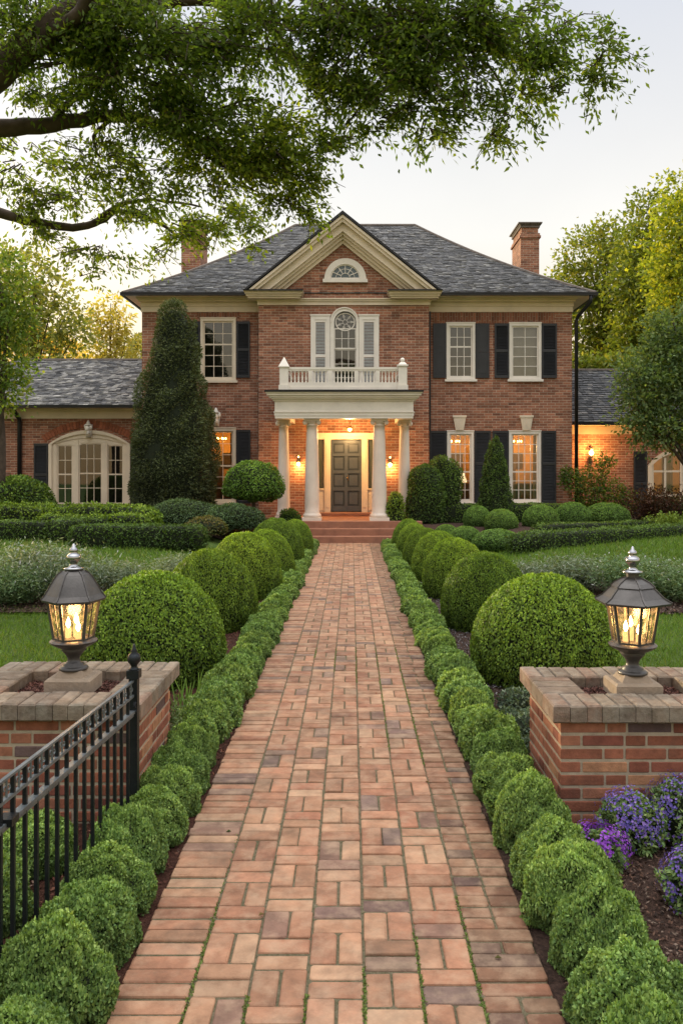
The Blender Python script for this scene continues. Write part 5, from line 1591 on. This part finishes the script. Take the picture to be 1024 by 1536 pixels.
for i in range(1, npk + 1):
    t = i * .089 / Lf; p = fp(t, 0)
    b = MB(); b.box(p.x - .007, p.x + .007, p.y - .007, p.y + .007, -.03, .756); b.build('picket', M['iron'], fence)
    b = MB(); c = fp(t - .0445 / Lf, .726); dv = (fb - fa).normalized()
    for sg in (-1, 1):                       # an S scroll and a thin rod between the two upper rails
        pts = []
        for k in range(14):
            a = k / 13 * 4.6; rr_ = .016 * (1 - k / 17)
            pts.append(c + dv * (sg * (.016 - rr_ * math.cos(a) * .9)) + Vector((0, 0, sg * (rr_ * math.sin(a)) * .9)))
        b.tube(pts, .0032, 5)
    b.tube([c - Vector((0, 0, .034)), c + Vector((0, 0, .034))], .004, 5)
    b.build('scroll', M['railiron'], fence)
b = MB(); q = fp(.64, .612); b.box(q.x - .022, q.x + .03, q.y - .03, q.y + .03, .606, .632); b.build('hinge_clip', M['iron'], fence)

# ------------------------------------------------------------------ trees
def limb(b, pts, r0, r1, seg=8, wob=.0, sub=4):
    """smooth tapering limb through the points"""
    pts = [Vector(p) for p in pts]; out = []
    for i in range(len(pts) - 1):
        p0, p1, p2, p3 = pts[max(i - 1, 0)], pts[i], pts[i + 1], pts[min(i + 2, len(pts) - 1)]
        for k in range(sub):
            t = k / sub
            q = .5 * ((2 * p1) + (p2 - p0) * t + (2 * p0 - 5 * p1 + 4 * p2 - p3) * t * t + (3 * p1 - p0 - 3 * p2 + p3) * t ** 3)
            out.append(q + Vector((rnd.uniform(-wob, wob), rnd.uniform(-wob, wob), rnd.uniform(-wob, wob))))
    out.append(pts[-1]); n = len(out)
    b.smooth = True
    b.tube(out, [r0 + (r1 - r0) * (i / (n - 1)) ** .8 for i in range(n)], seg)
    return out


def twig_leaves(starts, dirs, length, per, L, W, g, droop=.5, spread=.09):
    n = len(starts); m = per
    s = np.linspace(.08, 1, m)
    ln = (length * g.uniform(.6, 1.3, n))[:, None, None]
    sv = s[None, :, None]
    p = starts[:, None, :] + dirs[:, None, :] * ln * sv + np.array([0, 0, -1.0]) * droop * ln * sv ** 2
    p = (p + g.normal(size=p.shape) * spread).reshape(-1, 3)
    d = (dirs[:, None, :] + np.array([0, 0, -1.0]) * 2 * droop * sv).reshape(-1, 3)
    t = unit(d + g.normal(size=d.shape) * .75)
    nn = unit(np.cross(t, g.normal(size=t.shape)) + np.array([0, 0, .8]))
    bb = unit(np.cross(t, nn)); nn = np.cross(bb, t)
    k = len(p); Ls = (L * g.uniform(.7, 1.3, k))[:, None]; Ws = (W * g.uniform(.75, 1.25, k))[:, None]
    q = np.stack([p, p + t * Ls * .45 + bb * Ws * .5 + nn * Ws * .12, p + t * Ls, p + t * Ls * .45 - bb * Ws * .5 + nn * Ws * .12], 1)
    return q


# the oak whose limbs reach over the garden; trunk stands left of the path
oak = empty('oak_tree', (-6.6, 8.6, 0)); tag(oak, 'big spreading tree whose leafy limbs hang over the garden from the upper left', 'tree')
b = MB()
limb(b, [(-6.6, 8.6, -.2), (-6.55, 8.6, 1.6), (-6.3, 8.5, 3.4), (-5.6, 8.5, 5.0), P(-60, 130, 8.6)], .48, .27, 12)
limb(b, [(-5.4, 8.5, 5.3), P(-40, 130, 8.5), P(20, 85, 8.4), P(80, 40, 8.3), P(140, -10, 8.2), P(230, -60, 8.0)], .20, .10, 12, .012)
limb(b, [P(75, 45, 8.3), P(150, 22, 8.5), P(215, 5, 8.6), P(330, 0, 8.7), P(395, 30, 8.8), P(430, 70, 8.9), P(470, 105, 9.0), P(540, 140, 9.1)], .11, .02, 9, .012)
limb(b, [P(75, 50, 8.3), P(120, 20, 8.0), P(135, -30, 7.8)], .09, .05, 8)
limb(b, [(-6.3, 8.55, 3.6), (-5.4, 8.7, 4.7), P(-70, 205, 9.0), P(0, 192, 9.0), P(80, 186, 9.1), P(165, 174, 9.2), P(225, 180, 9.3), P(290, 208, 9.4), P(340, 236, 9.5), P(420, 275, 9.6)], .15, .022, 10, .012)
limb(b, [P(82, 183, 9.1), P(98, 158, 9.1), P(125, 142, 9.1), P(160, 120, 9.2)], .055, .025, 7, .008)
limb(b, [P(210, 178, 9.3), P(250, 195, 9.4), P(300, 225, 9.2), P(350, 260, 9.1)], .06, .015, 7, .01)
limb(b, [(-6.45, 8.6, 2.9), (-5.9, 9.2, 3.9), P(-60, 312, 10.0), P(0, 319, 10.0), P(50, 333, 10.0), P(110, 341, 10.1), P(150, 332, 10.1), P(172, 318, 10.1), P(205, 320, 10.2), P(240, 336, 10.2), P(275, 360, 10.3)], .095, .015, 9, .01)
limb(b, [P(140, 335, 10.1), P(180, 308, 10.0), P(230, 300, 10.0), P(300, 310, 10)], .04, .012, 6, .01)
limb(b, [P(330, 0, 8.7), P(450, -40, 8.6), P(600, -20, 8.5), P(670, 60, 8.5), P(730, 75, 8.5), P(800, 90, 8.5), P(850, 80, 8.5)], .10, .012, 8, .012)
limb(b, [P(420, -30, 8.6), P(480, 10, 8.6), P(540, 20, 8.6), P(620, 40, 8.5)], .06, .02, 7)
limb(b, [P(700, 72, 8.5), P(740, 110, 8.5), P(760, 160, 8.5), P(735, 205, 8.5)], .02, .006, 5, .01)
limb(b, [P(170, 176, 9.2), P(140, 205, 9.3), P(150, 235, 9.3)], .03, .012, 6, .01)
b.build('trunk', M['bark'], oak)
g = np.random.default_rng(900)
# crown masses: centre and reach in the air, density of leaves
OB = [(60, 40, 8.4, 120, 60, 1.0), (230, 50, 8.3, 140, 70, 1.0), (400, 45, 8.6, 130, 70, .9), (560, 40, 8.5, 120, 80, 1.1), (660, 30, 8.3, 70, 60, 1.0), (630, 100, 8.4, 55, 55, .9),
      (770, 40, 8.5, 80, 45, .55), (850, 70, 8.5, 70, 40, .65), (915, 62, 8.4, 36, 34, .6), (860, 115, 8.5, 45, 22, .5), (790, 105, 8.5, 55, 32, .75), (720, 110, 8.4, 40, 45, .65), (715, 30, 8.3, 60, 50, .8),
      (640, 165, 8.6, 45, 48, .9), (560, 130, 8.8, 80, 52, 1.0), (760, 180, 8.5, 24, 26, .7), (738, 207, 8.5, 18, 12, .6), (775, 150, 8.5, 25, 25, .5), (890, 130, 8.5, 20, 18, .5), (650, 210, 8.6, 22, 18, .7), (560, 180, 8.8, 40, 22, .6),
      (300, 170, 8.9, 120, 55, 1.15), (390, 215, 9.0, 100, 55, 1.2), (440, 275, 9.2, 48, 45, 1.1), (465, 315, 9.2, 24, 18, .8), (330, 255, 9.1, 90, 40, 1.0), (180, 130, 8.9, 120, 50, .85), (150, 90, 8.5, 130, 40, .8),
      (50, 140, 9.0, 80, 40, .45), (40, 235, 9.4, 80, 42, .55), (150, 235, 9.4, 90, 40, .75), (230, 275, 9.5, 80, 34, .6), (120, 300, 9.9, 110, 30, .5), (40, 290, 9.9, 60, 30, .5), (245, 330, 10.1, 80, 32, .62), (340, 315, 9.8, 50, 32, .6),
      (380, 350, 9.8, 30, 22, .45), (160, 365, 10.1, 100, 20, .42), (290, 345, 10.2, 40, 28, .9), (60, 350, 10.1, 60, 22, .5), (130, 402, 10.1, 18, 8, .5), (240, 380, 10.1, 26, 10, .5), (498, 190, 8.9, 34, 40, .45), (495, 225, 9.0, 22, 14, .5), (480, 110, 8.8, 60, 40, .75)]
Q, C = [], []
TW = MB()
for (px, py, d, rx, ry, den) in OB:
    c = np.array(P(px, py, d)); k = d / F
    n = int(rx * ry * (.042 if py < 190 else .038) * den * (.8 if px < 130 and py > 100 else 1)) + 3
    m_ = max(2, n // 8); cc_ = unit(g.normal(size=(m_, 3))) * (g.random((m_, 1)) ** .42)
    u = cc_[g.integers(0, m_, n)] + g.normal(size=(n, 3)) * .13      # leaves gather in sprays with sky between
    st_ = c + u * np.array([rx * k, max(.35, rx * k * .45), ry * k])
    out = unit(u * np.array([1.0, 1.0, .25]) + np.array([.35, -.15, -.05]) + g.normal(size=u.shape) * .35)
    out[:, 2] = np.clip(out[:, 2], -.5, .3)
    q = twig_leaves(st_ - out * .14, out, .36, 13, .074, .031, g, .40, .04)
    Q.append(q); m = len(q)
    patch = np.repeat(Waves(1.6, 10, int(px) + 7)(st_), 13)
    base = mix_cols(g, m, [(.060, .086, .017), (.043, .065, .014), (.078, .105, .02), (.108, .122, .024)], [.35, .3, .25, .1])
    if py > 190: base = base * np.array([1.4, 1.25, .9])  # low-sun gold painted into the lower leaves
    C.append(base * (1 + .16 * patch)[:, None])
    for i in range(0, n, 3):
        hub = Vector(c) + (Vector(st_[i]) - Vector(c)) * .25
        p0 = Vector(st_[i] - out[i] * .14); p1 = p0 + Vector(out[i]) * .2 - Vector((0, 0, .02)); p2 = p0 + Vector(out[i]) * .40 - Vector((0, 0, .12))
        TW.tube([hub.lerp(p0, .35 if i % 2 else .65), p0, p1, p2], [.009, .007, .005, .0025], 4)
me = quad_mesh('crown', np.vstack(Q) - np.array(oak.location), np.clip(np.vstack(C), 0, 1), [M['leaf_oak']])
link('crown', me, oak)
TW.build('twigs', M['bark'], oak)


def tree(name, x, d, z_base, blobs, n, leaf, cols, label, seed, trunk=None, group=None, limbs=6, z0=-.2, per=9, tw=.55, mat='leaf_tree', sunny=.0):
    """blobs: (px, py, rx, ry, dd) crown clumps given by where they stand in the air"""
    g = np.random.default_rng(seed)
    root = empty(name, (x, d, z_base)); tag(root, label, 'tree', group)
    tot = sum(r[2] * r[3] for r in blobs); Q, C = [], []
    b = MB(); topz = max(PZ(r[1], d) for r in blobs); k = d / F
    tr = trunk or .22
    limb(b, [(x, d, z_base + z0), (x + .1, d, z_base + (topz - z_base) * .35), (x - .05, d, z_base + (topz - z_base) * .65), (x + .1, d, topz - .4)], tr, tr * .18, 9)
    for (px, py, rx, ry, dd) in blobs:
        c = np.array(P(px, py, d + dd)); R3 = np.array([rx * k, (rx + ry) / 2 * k * .9, ry * k])
        m = max(6, int(n * rx * ry / tot / per))
        u = unit(g.normal(size=(m, 3))); rad = g.random((m, 1)) ** .33
        p = c + u * rad * R3
        o = unit(u + np.array([0, 0, .15]) + g.normal(size=u.shape) * .4)
        q = twig_leaves(p, o, tw, per, leaf[0], leaf[1], g, .25, tw * .16)
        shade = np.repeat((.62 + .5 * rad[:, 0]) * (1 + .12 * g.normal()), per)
        warm = np.repeat(np.clip((-u[:, 0] * .6 + u[:, 2] * .4) * sunny, -.2, 1), per)[:, None]
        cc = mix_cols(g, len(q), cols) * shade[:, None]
        Q.append(q); C.append(cc)
        zf = z_base + (c[2] - z_base) * .55
        limb(b, [(x, d, max(z_base + .3, zf - .2)), ((x + c[0]) / 2, (d + c[1]) / 2, (zf + c[2]) / 2 + .1), tuple(c)], tr * .35, .02, 6)
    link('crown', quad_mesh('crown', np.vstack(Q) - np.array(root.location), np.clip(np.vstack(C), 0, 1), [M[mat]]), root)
    b.build('trunk', M['bark'], root)
    return root


GOLD = [(.125, .145, .026), (.095, .12, .022), (.16, .165, .03), (.07, .095, .02)]
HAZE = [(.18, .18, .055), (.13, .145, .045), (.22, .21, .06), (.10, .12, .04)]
OLIVE = [(.075, .10, .025), (.06, .08, .02), (.10, .12, .03), (.13, .125, .03)]
DARKG = [(.062, .098, .042), (.048, .078, .034), (.085, .122, .052), (.11, .14, .06)]
tree('broadleaf_tree', PX(905, 36), 36, .3, [(885, 385, 38, 32, 0), (912, 365, 30, 26, 0), (870, 425, 32, 30, 0), (915, 420, 45, 36, -.5), (885, 470, 36, 30, 0), (925, 475, 45, 36, .5), (890, 515, 30, 34, 0), (935, 525, 45, 34, 0), (900, 555, 40, 24, 0)],
     12500, (.20, .115), OLIVE + GOLD[:2], 'tall loose olive green tree rising just right of the house roof', 601, .2, sunny=.6, tw=.75)
tree('broadleaf_tree', PX(975, 33), 33, .3, [(968, 335, 20, 26, 0), (960, 375, 28, 28, 0), (975, 410, 36, 30, 0), (950, 430, 30, 30, -.5), (985, 460, 40, 36, 0), (955, 490, 32, 30, 0), (990, 520, 36, 34, 0), (972, 305, 10, 16, 0), (950, 540, 34, 30, .3)],
     12500, (.185, .11), [(.09, .115, .024), (.07, .095, .02), (.13, .14, .028)], 'pointed green tree between the olive tree and the golden tree at the right', 602, .2, sunny=.6, tw=.7)
tree('broadleaf_tree', PX(1040, 28), 28, .3, [(1025, 285, 28, 26, 0), (1015, 325, 26, 30, -.3), (1035, 350, 45, 38, 0), (1005, 375, 32, 28, -.3), (1030, 415, 45, 40, 0), (1000, 430, 28, 30, -.5), (1040, 470, 50, 36, 0), (1005, 475, 26, 22, -.5), (1075, 330, 50, 60, .5), (1080, 430, 60, 60, .5), (1090, 520, 60, 60, .3)],
     19000, (.165, .10), [(.15, .18, .026), (.115, .15, .022), (.21, .22, .03), (.075, .11, .02)], 'bright golden yellow tree at the right edge', 603, .26, sunny=.9, tw=.6)
tree('evergreen_tree', PX(1042, 21.5), 21.5, .38, [(1008, 505, 34, 26, 0), (988, 545, 40, 30, 0), (1018, 560, 50, 46, .3), (974, 585, 34, 30, -.3), (1008, 620, 50, 32, 0), (956, 615, 24, 22, -.3), (990, 495, 20, 16, .2), (950, 556, 22, 13, -.2), (1008, 480, 18, 14, 0), (962, 640, 18, 10, -.3), (1050, 540, 50, 60, 0), (985, 640, 40, 16, -.4), (1030, 645, 40, 20, 0), (948, 580, 12, 14, -.2)],
     17000, (.115, .062), DARKG, 'dense blue green tree drooping over the arched door of the right wing', 604, .2, tw=.42)
tree('broadleaf_tree', PX(930, 31), 31, .3, [(900, 562, 44, 18, 0), (945, 560, 40, 20, 0), (870, 560, 24, 14, 0)], 3500, (.2, .11), OLIVE, 'low dark green tree top showing above the roof of the right wing', 605, .12)
# left
tree('broadleaf_tree', PX(-5, 20.5), 20.5, .3, [(-10, 400, 40, 26, 0), (5, 430, 40, 28, 0), (-15, 470, 50, 36, 0), (15, 480, 30, 24, -.2), (0, 520, 36, 30, 0), (12, 555, 30, 26, -.2), (-10, 580, 40, 26, 0), (10, 590, 18, 14, -.3), (-60, 480, 60, 90, .4)],
     9500, (.125, .07), [(.075, .12, .022), (.06, .095, .02), (.10, .14, .03), (.12, .14, .03)], 'green tree at the left edge hanging over the left wing roof', 611, .2, tw=.45)
tl = tree('broadleaf_tree', PX(50, 38), 38, .3, [(30, 405, 40, 26, 0), (55, 425, 40, 24, 0), (80, 450, 30, 22, 0), (40, 455, 45, 26, -.5), (95, 480, 30, 24, 0), (60, 490, 40, 26, 0), (112, 505, 18, 30, 0), (30, 500, 40, 30, 0), (85, 520, 40, 26, 0), (45, 535, 50, 22, 0), (-10, 430, 50, 60, 0)],
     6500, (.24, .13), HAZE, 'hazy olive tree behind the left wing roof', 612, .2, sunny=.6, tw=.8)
tree('pine_tree', PX(166, 40), 40, .3, [(166, 455, 16, 9, 0), (150, 478, 16, 8, 0), (180, 480, 15, 8, 0), (165, 495, 20, 10, 0), (146, 508, 16, 8, 0), (188, 512, 16, 8, 0), (160, 528, 22, 9, 0), (178, 540, 24, 10, 0), (150, 550, 20, 8, 0)],
     2300, (.26, .10), [(.24, .21, .06), (.18, .17, .05), (.28, .24, .07)], 'slim sparse pine standing alone against the glowing sky', 613, .10, sunny=.6, tw=.6)
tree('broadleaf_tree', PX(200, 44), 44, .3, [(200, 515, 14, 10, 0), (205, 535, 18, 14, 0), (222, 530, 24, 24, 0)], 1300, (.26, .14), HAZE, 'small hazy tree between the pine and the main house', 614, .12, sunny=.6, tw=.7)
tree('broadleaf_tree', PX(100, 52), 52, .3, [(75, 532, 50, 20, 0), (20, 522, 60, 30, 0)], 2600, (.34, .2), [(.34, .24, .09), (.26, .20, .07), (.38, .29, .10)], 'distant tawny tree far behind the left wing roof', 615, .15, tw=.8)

for x, d, lab in ((-27, 27, 'unseen olive tree added to block low sun, well left of the left wing'), (-24, 18, 'unseen olive tree added to block low sun, left of the left lawn'), (-36, 36, 'unseen olive tree added to block low sun, far beyond the left wing')):  # off-frame trees added to keep the low sun off the garden
    o = copy_tree(tl); o.location = (x, d, 0); tag(o, lab, 'tree'); o.scale = (1.2, 1.2, .6)

# ------------------------------------------------------------------ light, sky, camera
SUN_EL, SUN_AZ = R(7), R(-46)          # low sun behind the house, to the left
w = bpy.data.worlds.new('World'); SC.world = w; w.use_nodes = True
nt = w.node_tree; nt.nodes.clear()
out = nt.nodes.new('ShaderNodeOutputWorld')
sky = nt.nodes.new('ShaderNodeTexSky'); sky.sky_type = 'NISHITA'; sky.sun_disc = False
sky.sun_elevation = SUN_EL; sky.sun_rotation = SUN_AZ; sky.air_density = 1.0; sky.dust_density = 1.5; sky.ozone_density = 1.0
bg1 = nt.nodes.new('ShaderNodeBackground'); bg1.inputs[1].default_value = .06
nt.links.new(sky.outputs[0], bg1.inputs[0])
# thin high cloud veil: a soft bright layer over the clear sky
tc = nt.nodes.new('ShaderNodeTexCoord'); sep = nt.nodes.new('ShaderNodeSeparateXYZ'); nt.links.new(tc.outputs['Generated'], sep.inputs[0])
ramp = nt.nodes.new('ShaderNodeValToRGB'); nt.links.new(sep.outputs[2], ramp.inputs[0])
els = ramp.color_ramp.elements
stops = [(0.0, (.92, .60, .30)), (.12, (.95, .74, .48)), (.27, (.92, .87, .80)), (.50, (.66, .67, .72)), (.64, (1.3, 1.3, 1.33)), (1.0, (3.3, 3.25, 3.2))]
while len(els) < len(stops): els.new(.5)
for e, (p, c) in zip(els, stops): e.position = p; e.color = (*c, 1)
nz = nt.nodes.new('ShaderNodeTexNoise'); nz.inputs['Scale'].default_value = 2.2; nz.inputs['Detail'].default_value = 5; nt.links.new(tc.outputs['Generated'], nz.inputs['Vector'])
mr = nt.nodes.new('ShaderNodeMapRange'); nt.links.new(nz.outputs['Fac'], mr.inputs[0]); mr.inputs[1].default_value = .3; mr.inputs[2].default_value = .7; mr.inputs[3].default_value = .92; mr.inputs[4].default_value = 1.06
yb = nt.nodes.new('ShaderNodeMapRange'); nt.links.new(sep.outputs[1], yb.inputs[0])      # the sky opposite the sunset is dimmer
yb.inputs[1].default_value = -.5; yb.inputs[2].default_value = .3; yb.inputs[3].default_value = .92; yb.inputs[4].default_value = 1.0
ml = nt.nodes.new('ShaderNodeMath'); ml.operation = 'MULTIPLY'; nt.links.new(mr.outputs[0], ml.inputs[0]); nt.links.new(yb.outputs[0], ml.inputs[1])
bg2 = nt.nodes.new('ShaderNodeBackground'); nt.links.new(ramp.outputs[0], bg2.inputs[0]); nt.links.new(ml.outputs[0], bg2.inputs[1])
add = nt.nodes.new('ShaderNodeAddShader'); nt.links.new(bg1.outputs[0], add.inputs[0]); nt.links.new(bg2.outputs[0], add.inputs[1]); nt.links.new(add.outputs[0], out.inputs[0])

sl = bpy.data.lights.new('sun', 'SUN'); sl.energy = 4.5; sl.angle = R(2.0); sl.color = (1.0, .80, .50)
so = bpy.data.objects.new('sun', sl); COL.objects.link(so)
dirv = Vector((math.sin(SUN_AZ) * math.cos(SUN_EL), math.cos(SUN_AZ) * math.cos(SUN_EL), math.sin(SUN_EL)))
so.rotation_euler = dirv.to_track_quat('Z', 'Y').to_euler(); so.location = (-12, 30, 20)

cd = bpy.data.cameras.new('camera'); cam = bpy.data.objects.new('camera', cd); COL.objects.link(cam)
cam.location = (0, 0, EYE); cam.rotation_euler = (R(90), 0, 0)
cd.sensor_width = 36; cd.sensor_fit = 'AUTO'; cd.lens = F / 1536 * 36
cd.shift_x = -15 / 1536; cd.shift_y = -62 / 1536
cd.clip_start = .05; cd.clip_end = 2000
SC.camera = cam
SC.view_settings.view_transform = 'Standard'; SC.view_settings.look = 'None'; SC.view_settings.exposure = 0; SC.view_settings.gamma = 1
SC.render.engine = 'CYCLES'
cy = SC.cycles
cy.max_bounces = 6; cy.diffuse_bounces = 2; cy.use_adaptive_sampling = True; cy.adaptive_threshold = .02; cy.glossy_bounces = 3; cy.transmission_bounces = 4; cy.transparent_max_bounces = 10
cy.use_denoising = True; cy.sample_clamp_indirect = 4.0; cy.caustics_reflective = False; cy.caustics_refractive = False
